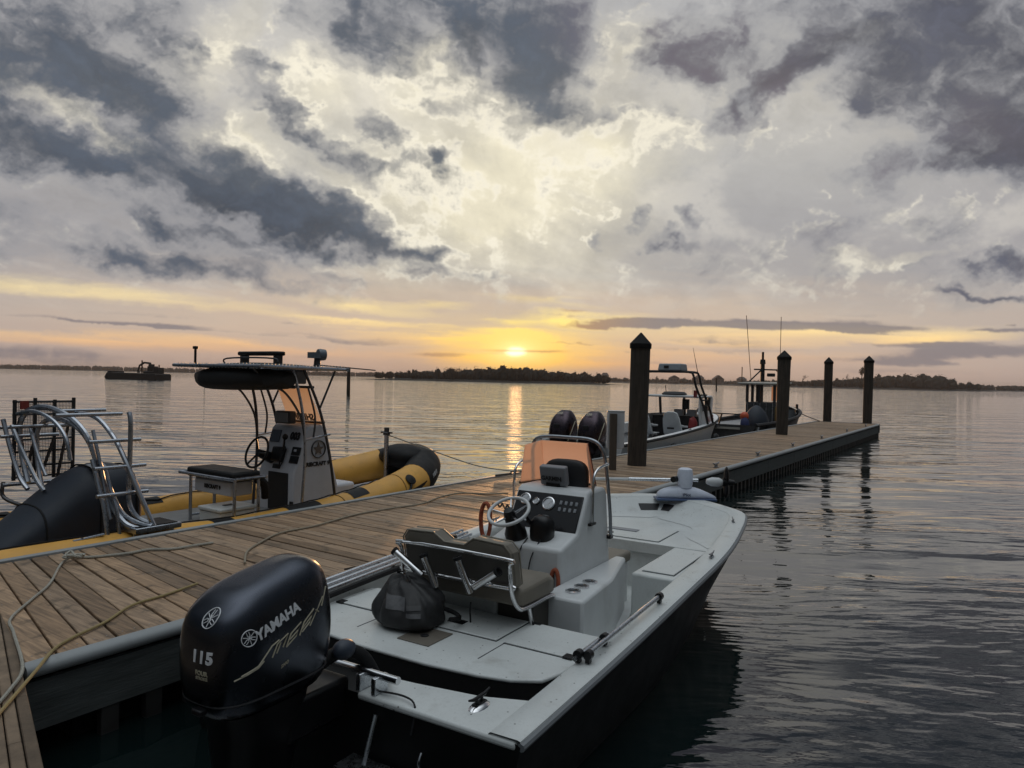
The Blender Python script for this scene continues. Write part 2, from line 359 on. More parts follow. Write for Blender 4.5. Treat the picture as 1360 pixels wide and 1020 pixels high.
def smooth_path(pts, n=6, closed=False):
    """Catmull-Rom through the points"""
    P = [Vector(p) for p in pts]; out = []; m = len(P)
    for i in range(m if closed else m - 1):
        p0 = P[(i - 1) % m] if (closed or i) else P[0]; p1 = P[i]; p2 = P[(i + 1) % m]; p3 = P[(i + 2) % m] if (closed or i + 2 < m) else P[-1]
        for k in range(n):
            t = k / n; out.append(0.5 * ((2 * p1) + (p2 - p0) * t + (2 * p0 - 5 * p1 + 4 * p2 - p3) * t * t + (3 * p1 - p0 - 3 * p2 + p3) * t ** 3))
    if not closed: out.append(P[-1])
    return out
def text_mesh(body, size, bold=0.0, extrude=0.0, shear=0.0, space=1.0, align='CENTER'):
    cu = bpy.data.curves.new('lettering', 'FONT'); cu.body = body; cu.size = size; cu.offset = bold; cu.extrude = extrude
    cu.shear = shear; cu.space_character = space; cu.align_x = align; cu.align_y = 'CENTER'; cu.resolution_u = 3
    o = bpy.data.objects.new('lettering', cu); col.objects.link(o)
    dg = bpy.context.evaluated_depsgraph_get(); me = bpy.data.meshes.new_from_object(o.evaluated_get(dg))
    bpy.data.objects.remove(o); bpy.data.curves.remove(cu)
    return me
def letters(name, body, size, m, parent, o, ex, ey, bold=0.0, extrude=0.001, shear=0.0, space=1.0, align='CENTER', wrap=None):
    """flat writing at o, reading along ex with its top towards ey; wrap(bvh, depth) lays it onto a curved shell"""
    me = text_mesh(body, size, bold, extrude, shear, space, align)
    o, ex, ey = Vector(o), Vector(ex).normalized(), Vector(ey).normalized(); ez = ex.cross(ey).normalized()
    for v in me.vertices:
        p = o + ex * v.co.x + ey * v.co.y
        if wrap:
            hit = wrap.ray_cast(p + ez * 0.4, -ez)
            if hit[0] is not None: p = hit[0]
        v.co = p + ez * (v.co.z + 0.0025)
    me.materials.clear(); me.materials.append(m)
    ob = bpy.data.objects.new(name, me); col.objects.link(ob); ob.parent = parent
    return ob
def bvh_of(ob):
    dg = bpy.context.evaluated_depsgraph_get(); dg.update()
    e = ob.evaluated_get(dg); me = e.to_mesh(); t = BVHTree.FromPolygons([v.co.copy() for v in me.vertices], [tuple(p.vertices) for p in me.polygons]); e.to_mesh_clear()
    return t
# ---------------------------------------------------------------- materials
M_alu = mat('brushed_metal', (0.62, 0.64, 0.67), 0.28, 1.0, var=0.12, vscale=30)
M_dark_alu = mat('dull_metal', (0.34, 0.36, 0.39), 0.38, 1.0, var=0.2, vscale=20)
M_black = mat('black_paint', (0.006, 0.006, 0.007), 0.35, var=0.2, vscale=12, spec=0.35)
M_rubber = mat('black_rubber', (0.007, 0.007, 0.008), 0.7, var=0.3, vscale=20, bump=0.1, spec=0.3)
M_white = mat('white_gelcoat', (0.57, 0.59, 0.58), 0.40, speck=0.85, var=0.07, vscale=3.0, dirt=((0.30, 0.29, 0.26), 5.0, 0.52, 0.80, 0.45))
M_clean = mat('clean_white', (0.56, 0.575, 0.58), 0.4, var=0.09, vscale=4, dirt=((0.33, 0.32, 0.29), 3.0, 0.5, 0.85, 0.5))
M_grey = mat('grey_plastic', (0.22, 0.23, 0.25), 0.45, var=0.08)
M_hull = mat('dark_hull', (0.004, 0.0045, 0.005), 0.5, var=0.4, vscale=4, spec=0.25)
M_steel = mat('stainless', (0.72, 0.72, 0.73), 0.16, 1.0, var=0.08, vscale=12)
# ================================================================ water
def water_material():
    m = bpy.data.materials.new('river_water'); m.use_nodes = True; k = NT(m.node_tree); p = k.n['Principled BSDF']
    p.inputs['Base Color'].default_value = (0.004, 0.0095, 0.0095, 1); p.inputs['Roughness'].default_value = 0.03; p.inputs['IOR'].default_value = 1.85
    pos = k.n.new('ShaderNodeNewGeometry').outputs['Position']
    x, y, z = k.sep(pos)
    # long low crests lying across the view, sharper ripples in patches, smooth water between
    wob = k.vm('ADD', pos, k.vm('SCALE', k.noise(k.map(pos, (0, 0, 0), (0, 0, 0), (.12, .2, 1)), 1.0, 2.0, col=True), 2.2))
    swell = k.noise(k.map(wob, (0, 0, 0), (0, 0, R(5)), (0.10, 0.55, 1)), 1.0, 2.0, 0.45)
    chop = k.noise(k.map(wob, (3, 0, 0), (0, 0, R(-4)), (0.42, 1.9, 1)), 1.0, 2.0, 0.5)
    rip = k.noise(k.map(wob, (0, 5, 0), (0, 0, R(16)), (1.5, 4.2, 1)), 1.0, 2.0, 0.5)
    tiny = k.noise(k.map(pos, (0, 0, 0), (0, 0, R(20)), (9.0, 20.0, 1)), 1.0, 2.0, 0.5)
    patch = k.step(k.noise(k.map(pos, (1.3, 2.2, 0), (0, 0, R(15)), (0.14, 0.30, 1)), 1.0, 3.0, 0.55), 0.42, 0.58)
    far = k.lin(y, 5.0, 26.0, 0.16, 1.0)
    h = k.add(k.mul(swell, 0.15), k.mul(chop, 0.060))
    h = k.add(k.mul(h, far), k.mul(k.mul(rip, k.add(0.06, k.mul(patch, 0.94))), 0.030))
    h = k.add(h, k.mul(k.mul(tiny, k.add(0.08, patch)), 0.0018))
    # constant slope added to distant waves, lifting their reflections clear of the shore
    h = k.add(h, k.mul(k.m('MAXIMUM', k.sub(y, 22.0), 0.0), 0.020))
    b = k.n.new('ShaderNodeBump'); b.inputs['Strength'].default_value = 1.0; b.inputs['Distance'].default_value = 1.0
    k.l.new(h, b.inputs['Height']); k.l.new(b.outputs[0], p.inputs['Normal'])
    return m
wm = MB(); wm.add([(-9000, -400, 0), (9000, -400, 0), (9000, 9000, 0), (-9000, 9000, 0)], [(0, 1, 2, 3)])
wat = wm.build('water', water_material(), smooth=0); wat['kind'] = 'structure'

# ================================================================ far shores
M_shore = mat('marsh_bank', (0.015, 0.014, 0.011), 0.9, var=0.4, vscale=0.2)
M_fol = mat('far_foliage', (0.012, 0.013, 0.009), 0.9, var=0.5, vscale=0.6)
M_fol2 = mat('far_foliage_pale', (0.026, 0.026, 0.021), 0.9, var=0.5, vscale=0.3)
M_bark = mat('bark', (0.045, 0.036, 0.028), 0.9, var=0.3, vscale=6)
def leaves(mb, c, r, n, size, rnd):
    """leaf clumps scattered through an uneven crown"""
    c = Vector(c)
    for _ in range(n):
        d = Vector((rnd.gauss(0, 1), rnd.gauss(0, 1), rnd.gauss(0, 1))).normalized(); q = rnd.random() ** 0.45
        p = c + Vector((d.x * r[0], d.y * r[1], d.z * r[2])) * q
        a = Vector((rnd.gauss(0, 1), rnd.gauss(0, 1), rnd.gauss(0, 1))).normalized(); b = a.orthogonal().normalized(); e = a.cross(b)
        s_ = size * rnd.uniform(0.5, 1.3)
        mb.add([p + b * s_, p + e * s_ * 0.7, p - b * s_ * 0.8, p - e * s_ * 0.6], [(0, 1, 2, 3)])
def shore(name, x0, x1, y, depth, zmax, m=M_shore, ends=(30, 30)):
    mb = MB(); n = 60; rings = []
    for i in range(n + 1):
        t = i / n; x = x0 + (x1 - x0) * t
        e = min(1.0, (x - x0) / ends[0], (x1 - x) / ends[1]) if 0 < i < n else 0.0
        zz = max(0.06, zmax * e * (0.8 + 0.3 * mnoise.noise(Vector((x * 0.02, y, 0)))))
        rings.append([(x, y - 0.02 * depth * e, -0.3), (x, y, zz * 0.35), (x, y + depth * 0.12, zz * 0.8), (x, y + depth * 0.5, zz), (x, y + depth, -0.3)])
    mb.loft(rings, closed=False)
    o = mb.build(name, m, smooth=60); o['kind'] = 'structure'; return o
def wood(name, x0, x1, y, depth, hfun, n, size, m, seed, label, z0=0.3, even=False):
    """a far-off belt of shrubs and trees that reads as one mass"""
    rnd = random.Random(seed); mb = MB()
    k = int((x1 - x0) / (size * (1.3 if even else 1.7)))
    for i in range(k):
        x = x0 + (x1 - x0) * (i + rnd.random()) / k; yy = y + rnd.random() * depth
        h = hfun(x) * (rnd.uniform(0.88, 1.03) if even else rnd.uniform(0.72, 1.05)); wd = rnd.uniform(0.6, 1.2) * max(size * 2.2, h * 0.45)
        if not even and rnd.random() < 0.12: h *= rnd.uniform(1.1, 1.35)
        mb.ball((x, yy, z0 + h * 0.42), (wd * .8, wd * .8, h * 0.44), 8, 6, 0.5, rnd.random() * 50)
        leaves(mb, (x, yy, z0 + h * 0.5), (wd, wd, h * 0.52), n, size, rnd)
    o = mb.build(name, m, smooth=0); o['kind'] = 'stuff'; return o
# left far shore, ~1.2 km
shore('far_shore', -1300, 330, 1200, 260, 2.0)
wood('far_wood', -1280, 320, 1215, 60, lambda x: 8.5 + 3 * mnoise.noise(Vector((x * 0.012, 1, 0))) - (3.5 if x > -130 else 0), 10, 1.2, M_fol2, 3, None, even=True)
# marsh island under the sun, ~400 m
shore('marsh_island', -88, 62, 400, 60, 1.5, ends=(26, 20))
def isl(x):
    t = (x + 80) / 140; return 3.4 + 4.4 * math.exp(-((t - .62) / .3) ** 2) + 1.5 * math.exp(-((t - .3) / .2) ** 2) + 1.0 * mnoise.noise(Vector((x * .2, 3, 1)))
wood('island_scrub', -78, 56, 406, 22, isl, 60, 0.42, M_fol, 7, None, 0.8)
# middle shore with houses, ~900 m
shore('middle_shore', 30, 560, 900, 200, 2.4)
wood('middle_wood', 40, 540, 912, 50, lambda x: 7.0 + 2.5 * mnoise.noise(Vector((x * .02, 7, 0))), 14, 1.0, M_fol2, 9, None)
# right bank, ~620 m
shore('right_bank', 195, 425, 620, 110, 2.0, ends=(60, 14))
def rb(x):
    t = (x - 215) / 203
    return 4.2 + 9.0 * min(1, max(0, (t - .2) / .5)) + 1.6 * mnoise.noise(Vector((x * .08, 2, 4))) - 9 * max(0, (t - .82) / .18)
wood('bank_wood', 212, 418, 626, 40, rb, 60, 0.6, M_fol, 13, None, 1.2)
shore('right_far_shore', 330, 1200, 880, 200, 2.0)
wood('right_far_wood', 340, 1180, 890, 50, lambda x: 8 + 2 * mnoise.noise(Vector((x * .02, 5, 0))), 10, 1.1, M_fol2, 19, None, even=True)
# trees that stand out of the mass
def tree(name, label, x, y, z, h, crown, n, size, m, seed, group=None):
    rnd = random.Random(seed); t = thing(name, label, 'tree', (x, y, z), 0, group)
    mb = MB(); mb.tube([(0, 0, 0), (.1, 0, h * .3), (-.1, .1, h * .6)], [h * .03, h * .022, h * .012], 6)
    for i in range(5):
        a = rnd.uniform(0, 6.28); mb.tube([(0, 0, h * (.3 + .06 * i)), (math.cos(a) * crown[0] * .6, math.sin(a) * crown[0] * .6, h * rnd.uniform(.6, .85))], [h * .014, h * .005], 5)
    mb.build('trunk', M_bark, t)
    cr = MB()
    for i in range(6):
        a = rnd.uniform(0, 6.28); q = rnd.uniform(.2, .7)
        leaves(cr, (math.cos(a) * crown[0] * q, math.sin(a) * crown[0] * q, h - crown[1] * rnd.uniform(.6, 1.3)), (crown[0] * .5, crown[0] * .5, crown[1] * .5), n // 6, size, rnd)
    cr.build('crown', m, t, smooth=0); return t
def bare_tree(label, x, y, z, h, seed):
    rnd = random.Random(seed); t = thing('bare_tree', label, 'tree', (x, y, z), 0, 'bare trees on the right bank'); mb = MB()
    def limb(p, d, l, r, lev):
        q = p + d * l; mb.tube([p, (p + q) / 2 + Vector((rnd.gauss(0, .05), rnd.gauss(0, .05), 0)) * l, q], [r, r * .8, r * .55], 5)
        if lev < 3:
            for _ in range(3): limb(p + d * l * rnd.uniform(.5, 1), (d + Vector((rnd.gauss(0, .7), rnd.gauss(0, .7), rnd.uniform(0, .5)))).normalized(), l * .62, r * .5, lev + 1)
    limb(Vector((0, 0, 0)), Vector((rnd.uniform(-.15, .15), 0, 1)).normalized(), h * .42, h * .03, 0)
    mb.build('trunk', M_bark, t); return t
tree('round_tree', 'round crowned tree rising above the dark wooded right bank', 307, 628, 2, 19, (4.2, 5.0), 500, .6, M_fol, 21)
tree('broad_shrub', 'broad ragged tree on the left part of the marsh island, left of the sunrise', -33, 405, .8, 9.2, (5.8, 3.8), 420, .36, M_fol, 22)
tree('low_shrub', 'small peaked shrub on the marsh island right under the rising sun', 2.6, 404, .8, 7.6, (2.4, 2.6), 220, .36, M_fol, 23)
bare_tree('leafless tree with forked limbs just left of the second last piling', 254, 626, 1.2, 14, 5)
bare_tree('leafless thin tree between the two farthest pilings, nearer the left one', 277, 627, 1.2, 12, 6)
bare_tree('leafless tree between the two farthest pilings, nearer the right one', 294, 627, 1.2, 14, 8)
# houses on the middle shore
M_wallfar = mat('far_house_wall', (0.16, 0.14, 0.13), 0.8, var=0.1); M_rooffar = mat('far_roof', (0.05, 0.045, 0.045), 0.8, var=0.2)
M_winfar = mat('far_window', (0.03, 0.035, 0.04), 0.2)
def house(label, x, y, wd, h, seed):
    t = thing('far_house', label, 'house', (x, y, 2.0), 0, 'houses on the middle shore')
    MB().box(-wd / 2, wd / 2, 0, 9, 0, h).build('wall', M_wallfar, t)
    rh = wd * (.30 + .06 * (seed % 3)); r = MB()
    if seed % 2: r.loft([[(-wd / 2 - .6, -.7, h), (wd / 2 + .6, -.7, h), (0, -.7, h + rh)], [(-wd / 2 - .6, 9.7, h), (wd / 2 + .6, 9.7, h), (0, 9.7, h + rh)]])
    else: r.loft([[(-wd / 2 - .6, -.7, h), (-wd / 2 - .6, 9.7, h), (-wd / 2 + wd * .22, 4.5, h + rh)], [(wd / 2 + .6, -.7, h), (wd / 2 + .6, 9.7, h), (wd / 2 - wd * .22, 4.5, h + rh)]])
    r.build('roof', M_rooffar, t, smooth=0)
    for i in (-1, 0, 1): MB().box(i * wd * .3 - .6, i * wd * .3 + .6, -.08, .05, h * .35, h * .75).build('window', M_winfar, t)
HS = [(64, 10, 5.6, 'pale gabled house on the far shore just right of the island, leftmost house'), (88, 12, 5.0, 'long roofed house on the far shore, second house right of the island'),
      (118, 9, 6.6, 'tall narrow house on the far shore, left of the big near piling'), (206, 12, 5.4, 'broad gabled house on the far shore seen under the boat arch'),
      (238, 10, 6.2, 'gabled house on the far shore just right of the boat arch'), (262, 13, 5.0, 'wide low house on the far shore left of the wheelhouse'), (292, 10, 5.8, 'gabled house on the far shore nearest the wheelhouse')]
for i, (x, wd, h, lb) in enumerate(HS): house(lb, x, 906, wd, h, i)
# ================================================================ pier (frame: x along the pier, y to its left, z above the water)
PO, PRZ = (-2.54, 3.76, 0.0), math.atan2(.8255, .5645)
DZ = 0.52
PW = Matrix.Translation(PO) @ Matrix.Rotation(PRZ, 4, 'Z')
def pw(x, y, z=0.0): return PW @ Vector((x, y, z))
M_plank = mat('weathered_planks', (0.300, 0.198, 0.122), 0.62, var=0.6, vscale=3.0, stretch=(14, 0.9, 14), bump=0.5, bscale=5.0, tone=True, dirt=((0.06, 0.045, 0.03), 6.0, 0.54, 0.70, 0.6), spec=0.35)
M_fascia = mat('grey_timber', (0.065, 0.072, 0.070), 0.75, var=0.4, vscale=3.0, stretch=(1, 8, 8), bump=0.4, bscale=8.0)
M_bumper = mat('vinyl_bumper', (0.27, 0.285, 0.29), 0.5, var=0.12, vscale=2.0, dirt=((0.14, 0.14, 0.13), 4.0, 0.5, 0.75, 0.5))
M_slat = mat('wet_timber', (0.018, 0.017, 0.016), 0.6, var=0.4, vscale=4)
pier = thing('pier', 'long timber plank pier running from the near walkway out between the moored boats', 'pier', PO, PRZ)
PL, PWD = 31.9, 2.44
rnd = random.Random(5); NAILS = []
dk = MB(); s_r, s_l, i = 0.02, 0.60, 0
pitch0 = 0.128
while s_r < PL - 0.02:
    f = max(0.0, 1 - i / 16.0)
    wr = pitch0 + (0.037 if i < 16 else 0.0); wl = pitch0 - (0.0 if i < 16 else 0.0)
    if i == 16: s_l = s_r
    g = 0.0055 + 0.003 * rnd.random()
    a0, a1, b0, b1 = s_r + g, s_r + wr - g, s_l + g, s_l + wl - g
    dz = rnd.uniform(-.003, .003); e = rnd.uniform(0, .012)
    t = rnd.uniform(.6, 1.15); warm = rnd.uniform(.88, 1.06)
    if rnd.random() < .10: t *= 1.35; warm *= .9
    dk.tone = (t, t * (1 + (1 - warm) * .4), t * (1 + (1 - warm)))
    dk.hexa([(a0, .045, DZ - .04), (a1, .045, DZ - .04), (b1, PWD - .03 - e, DZ - .04), (b0, PWD - .03 - e, DZ - .04)],
            [(a0, .045, DZ + dz), (a1, .045, DZ + dz), (b1, PWD - .03 - e, DZ + dz), (b0, PWD - .03 - e, DZ + dz)])
    NAILS += [(((a0 + a1) / 2 + q_ * .035) * (1 - f_) + ((b0 + b1) / 2 + q_ * .035) * f_, .045 + (PWD - .075) * f_) for q_ in (-1, 1) for f_ in (.035, .5, .965)] if s_r < 12 else []
    s_r += wr; s_l = s_l + wl if i < 16 else s_r; i += 1
dk.build('decking', M_plank, pier, bevel=.004, seg=1, smooth=0, tone=True)
nm = MB()
for nx_, ny_ in NAILS: nm.add([(nx_ + .005 * math.cos(a), ny_ + .005 * math.sin(a), DZ + .0045) for a in [i * 1.0472 for i in range(6)]], [(0, 1, 2, 3, 4, 5)])
nm.build('nail_heads', M_dark_alu, pier, smooth=0)['kind'] = 'stuff'
# bumper, timber fascia and battens on both sides
b = MB(); pr = [(-.03, DZ + .0), (.0, DZ + .014), (.04, DZ + .012), (.04, DZ - .055), (-.01, DZ - .066), (-.036, DZ - .05), (-.043, DZ - .022)]
b.loft([[(x, p[0], p[1]) for p in pr] for x in (0.0, PL)]); b.build('bumper', M_bumper, pier, smooth=50)
b = MB(); b.box(.0, PL, -.005, .035, DZ - .36, DZ - .09)
x = 2.4
while x < PL: b.box(x - .004, x + .004, -.009, -.004, DZ - .36, DZ - .09); x += 2.44
b.build('fascia', M_fascia, pier, bevel=.004)
b = MB(); b.box(.2, PL, PWD - .03, PWD + .02, DZ - .36, DZ - .03); b.build('fascia', M_fascia, pier, bevel=.004)
b = MB(); b.box(.6, PL, PWD - .03, PWD + .045, DZ - .03, DZ + .018); b.build('edge_strip', M_bumper, pier, bevel=.006)
b = MB(); b.box(PL, PL + .05, -.04, PWD + .03, DZ - .36, DZ + .012); b.build('end_board', M_fascia, pier, bevel=.006)
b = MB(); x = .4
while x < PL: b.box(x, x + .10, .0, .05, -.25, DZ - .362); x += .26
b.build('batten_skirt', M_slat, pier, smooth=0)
b = MB(); b.box(.3, PL - .1, .12, PWD - .08, -.3, DZ - .12); b.build('float', M_rubber, pier, smooth=0)
# bolts on the near fascia
b = MB(); rb_ = random.Random(8)
for k in range(0): b.cyl((.15 + k * .42, -.006, DZ - .16 - .1 * (k % 2)), (.15 + k * .42, -.016, DZ - .16 - .1 * (k % 2)), .012, n=8)

def cleat_mb(mb, x, y, z, s=1.0, along=True, o=None):
    ax = Vector((1, 0, 0)) if along else Vector((0, 1, 0))
    for q in (-.035, .035): mb.cyl(Vector((x, y, z)) + ax * q * s, Vector((x, y, z + .05 * s)) + ax * q * s, .016 * s, .012 * s, 8)
    mb.tube([Vector((x, y, z + .075 * s)) - ax * .15 * s, Vector((x, y, z + .055 * s)) - ax * .08 * s, Vector((x, y, z + .055 * s)) + ax * .08 * s, Vector((x, y, z + .075 * s)) + ax * .15 * s], [.008 * s, .015 * s, .015 * s, .008 * s], 8)
    mb.box(x - (.07 if along else .025) * s, x + (.07 if along else .025) * s, y - (.025 if along else .07) * s, y + (.025 if along else .07) * s, z - .002, z + .008)
for cx in (11.6, 14.4, 17.6, 21.2, 25.4, 29.6):
    mb = MB(); cleat_mb(mb, cx, .17, DZ + .004, 1.15); mb.build('cleat', M_dark_alu, pier)
# the walkway the picture is taken from
e0 = Vector((-2.52, 3.73, 0)); ed = Vector((.71, -.91, 0)).normalized(); wrz = math.atan2(ed.y, ed.x)
walk = thing('walkway', 'near plank walkway at the left foot of the pier with two boards along its edge', 'walkway', e0, wrz)
wb = MB(); rnd = random.Random(9)
def board(x0, x1, y0, y1):
    t = rnd.uniform(.5, 1.15); wb.tone = (t, t * .99, t * .97); wb.box(x0, x1, y0, y1, DZ - .04, DZ + rnd.uniform(-.003, .003))
for k_, (q0, q1) in enumerate(((-.056, -.008), (-.110, -.062), (-.163, -.116))):
    board(-3.2, .35 + .5 * k_, q0, q1); board(.358 + .5 * k_, 2.6 - .4 * k_, q0, q1); board(2.608 - .4 * k_, 7, q0, q1)
x = -3.2
while x < 7: board(x + .006, x + .142, -2.9, -.171); x += .148
wb.build('decking', mat('walkway_planks', (0.20, 0.145, 0.10), 0.75, var=0.4, vscale=3.0, stretch=(3, 3, 8), bump=0.5, bscale=6.0, tone=True, spec=0.35), walk, bevel=.004, seg=1, smooth=0, tone=True)
wb = MB(); wb.box(-3.2, 7, -.06, -.01, DZ - .3, DZ - .042); wb.build('edge_beam', M_fascia, walk, bevel=.004)
wb = MB(); wb.box(-3.2, 7, -2.8, -.1, -.2, DZ - .05); wb.build('float', M_rubber, walk, smooth=0)
# pilings
M_pile = mat('creosote_piling', (0.050, 0.040, 0.032), 0.85, var=0.6, vscale=4.0, stretch=(6, 6, .5), bump=0.7, bscale=10.0, dirt=((0.03, 0.03, 0.02), 2.0, .5, .7, .5))
_k = NT(M_pile.node_tree); _p = _k.n['Principled BSDF']; _src = _p.inputs['Base Color'].links[0].from_socket   # tide band: wet, weedy timber near the water
_o = _k.n.new('ShaderNodeNewGeometry').outputs['Position']; _z = _k.sep(_o)[2]
_band = _k.step(_k.add(_z, _k.mul(_k.noise(_o, 9.0, 4.0), .35)), .78, .50); _k.l.new(_k.mix(_k.mul(_band, .8), _src, (0.012, 0.015, 0.008)), _p.inputs['Base Color'])
_crack = _k.noise(_k.map(_o, (0, 0, 0), (0, 0, 0), (9, 9, .5)), 3.0, 4.0, .65); _k.l.new(_k.mix(_k.mul(_k.step(_crack, .58, .66), .75), _p.inputs['Base Color'].links[0].from_socket, (0.008, 0.007, 0.006)), _p.inputs['Base Color'])
M_cap = mat('black_cap', (0.006, 0.006, 0.006), 0.7, var=0.4, spec=.25)
def piling(label, x, y, top, r0, r1, lean=(0, 0)):
    p = pw(x, y); t = thing('piling', label, 'piling', (p.x, p.y, 0), 0, 'mooring pilings along the pier'); t.rotation_euler = (R(lean[0]), R(lean[1]), rnd.uniform(0, 6))
    mb = MB(); n = 18; rings = []
    for k in range(9):
        z = -1.0 + (top + 1.0) * k / 8; rr = r0 + (r1 - r0) * k / 8
        rings.append([(rr * (1 + .03 * mnoise.noise(Vector((math.cos(6.283 * j / n) * 2, math.sin(6.283 * j / n) * 2, z)))) * math.cos(6.283 * j / n), rr * (1 + .03 * mnoise.noise(Vector((math.cos(6.283 * j / n) * 2 + 5, math.sin(6.283 * j / n) * 2, z)))) * math.sin(6.283 * j / n), z) for j in range(n)])
    mb.loft(rings); mb.build('shaft', M_pile, t, smooth=50)
    MB().lathe([(r1 + .02, top - .06), (r1 + .022, top + .03), (.012, top + .24)], n=20).build('cap', M_cap, t, smooth=30)
piling('thick near piling with black conical cap standing through the middle of the pier', 10.79, 1.42, 2.78, .175, .182, (.3, .5))
piling('second piling, its foot on the pier beside the wheelhouse boat', 21.9, 1.5, 2.95, .165, .20, (.4, .9))
piling('left one of the two pilings at the far end of the pier', 32.3, 2.1, 3.12, .17, .175, (-.5, -.2))
piling('right one of the two pilings at the far end of the pier', 32.3, .5, 3.18, .175, .19, (.3, -.6))
# dark sleeves where the two inner pilings pass the deck
# power pedestal
pp = pw(9.85, 1.45); ped = thing('power_pedestal', 'white power pedestal box on a square timber post left of the near piling', 'pedestal', (pp.x, pp.y, DZ), 0)
MB().box(-.065, .055, -.06, .06, .003, 1.0).build('post', mat('post_timber', (0.075, 0.058, 0.045), 0.8, var=0.4, vscale=5, stretch=(5, 5, .6)), ped, bevel=.006)
MB().box(-.095, .205, .062, .24, .37, 1.03).build('box', mat('pedestal_white', (0.55, 0.57, 0.6), 0.45, var=0.06), ped, bevel=.012)
mb = MB(); mb.box(-.10, .21, .055, .25, 1.031, 1.05); mb.build('lid', M_clean, ped, bevel=.006)
# ================================================================ bay boat (frame: x forward from the transom, y to port, z above water)
th = R(31.0)
BO = (-0.913, 3.683, 0.0); BRZ = R(90) - th
bay = thing('bay_boat', 'white open centre console boat with black outboard moored at the near side of the pier', 'boat', BO, BRZ)
M_well = mat('black_splash_well', (0.003, 0.003, 0.003), 0.85, var=0.3, vscale=10)
M_tan = mat('brown_vinyl', (0.17, 0.150, 0.120), 0.55, var=0.15, vscale=6, bump=0.15, bscale=60)
M_tan_dk = mat('dark_brown_panel', (0.06, 0.055, 0.047), 0.5, var=0.15)
M_seam = mat('seam_dark', (0.05, 0.052, 0.055), 0.8)
M_decal = mat('silver_decal', (0.72, 0.73, 0.75), 0.45)
M_decal_dim = mat('bronze_decal', (0.42, 0.38, 0.28), 0.4)
M_ink = mat('black_print', (0.01, 0.01, 0.012), 0.6)
def sheer(x): return 0.52 + 0.0432 * x
def outline(n=14):
    """starboard half beam from the stern to the blunt bow"""
    base = [(0, 1.15), (.6, 1.16), (1.4, 1.17), (2.4, 1.17), (3.2, 1.165), (3.8, 1.13), (4.35, 1.065), (4.75, 1.005), (5.02, .93), (5.19, .78), (5.41, .48), (5.53, .24), (5.56, .10)]
    return [(p.x, p.y) for p in smooth_path([(x, y, 0) for x, y in base], 3)]
H_ = outline(); OUT = [(x, -y) for x, y in H_] + [(x, y) for x, y in reversed(H_)]
def inset(d_side, d_bow):
    res = []
    for x, y in OUT:
        f = max(0, (x - 3.6) / 1.96); res.append((x - (d_bow * f if x > 3.6 else 0) , y - math.copysign(min(abs(y) * .9, d_side * (1 - .25 * f)), y)))
    return res
INN = inset(0.17, 0.16)
rings = []
for (x, y), (xi, yi) in zip(OUT, INN):
    z = sheer(x); fx = max(0, (x - 2.0) / 3.56)
    fl = lambda k: (x - k * .62 * fx ** 2.2, y * (1 - k * (.10 + .28 * fx)))
    a, b_, c = fl(.25), fl(.62), fl(1.0)
    rings.append([(x, y, z - .012), (a[0], a[1], z - .16 - .05 * fx), (b_[0], b_[1], z * .42), (c[0], c[1], .02), (c[0] - .12 * fx, c[1] * .82, -.22)])
hull = MB(); hull.loft(rings, closed=False)
n = len(rings[0]); hull.add(rings[0] + rings[-1], [(i, i + 1, n + i + 1, n + i) for i in range(n - 1)])
hull.build('hull', M_hull, bay, smooth=50)
rub = MB(); rub.tube([(x, y, sheer(x) - .022) for x, y in OUT], .019, 8); rub.build('rub_rail', mat('rub_rail_grey', (0.16, 0.17, 0.18), 0.5), bay)
cap = MB(); rr = []
for (x, y), (xi, yi) in zip(OUT, INN):
    z = sheer(x); sy = math.copysign(1, y)
    rr.append([(x, y, z - .02), (x, y - sy * .004, z + .004), (x + (xi - x) * .10, y + (yi - y) * .10, z + .008), (x + (xi - x) * .93, y + (yi - y) * .93, z + .006), (xi, yi, z - .004), (xi, yi, z - .06)])
cap.loft(rr, closed=False); cap.build('gunwale', M_white, bay, smooth=50)
lin_ = MB(); lin_.loft([[(xi, yi, sheer(x) - .055), (xi - .0, yi * .992, sheer(x) - .2), (xi - .06 * max(0, (x - 3.6)), yi * (.93 if x < 3.3 else .97), .16 if x < 3.3 else .53)] for (x, y), (xi, yi) in zip(OUT, INN)], closed=False)
lin_.build('inner_liner', M_white, bay, smooth=50)
FL = [(x, y * .91) for x, y in INN if .1 < x < 3.8]
MB().prism([(.5, -.97)] + [p for p in FL if p[0] > .5] + [(.5, .97)], .12, .16).build('cockpit_floor', M_white, bay, smooth=0)
# stern: transom cap with the motor notch, dark splash well, raised stern deck
tr = MB(); tc_ = [(0, -1.13), (.03, -1.13), (.83, -1.0), (.50, -.985), (.40, -.72), (.335, -.36), (.33, -.22), (.33, .22), (.335, .36), (.40, .72), (.50, .985), (.83, 1.0), (.03, 1.13), (0, 1.13)]
def slab(name, poly, z0, z1, m, bev=.012, off=0): return MB().prism(poly, z0, z1).build(name, m, bay, bevel=bev, seg=2)
slab('transom_cap', [(-.006, -1.125), (.30, -1.10), (.80, -1.0), (.40, -.965), (.31, -.74), (.25, -.38), (.23, -.20), (-.006, -.20)], .475, .514, M_white, .014)
slab('transom_cap', [(-.006, 1.125), (.30, 1.10), (.80, 1.0), (.40, .965), (.31, .74), (.25, .38), (.23, .20), (-.006, .20)], .475, .514, M_white, .014)
slab('splash_well', [(.02, -.95), (1.0, -.97), (1.0, .97), (.02, .95)], .14, .335, M_well, 0)
sd_poly = [(1.40, -.965), (.93, -.955), (.80, -.945), (.65, -.90), (.565, -.76), (.52, -.58), (.485, -.25), (.485, .25), (.52, .58), (.565, .76), (.65, .90), (.80, .945), (.93, .955), (1.40, .965)]
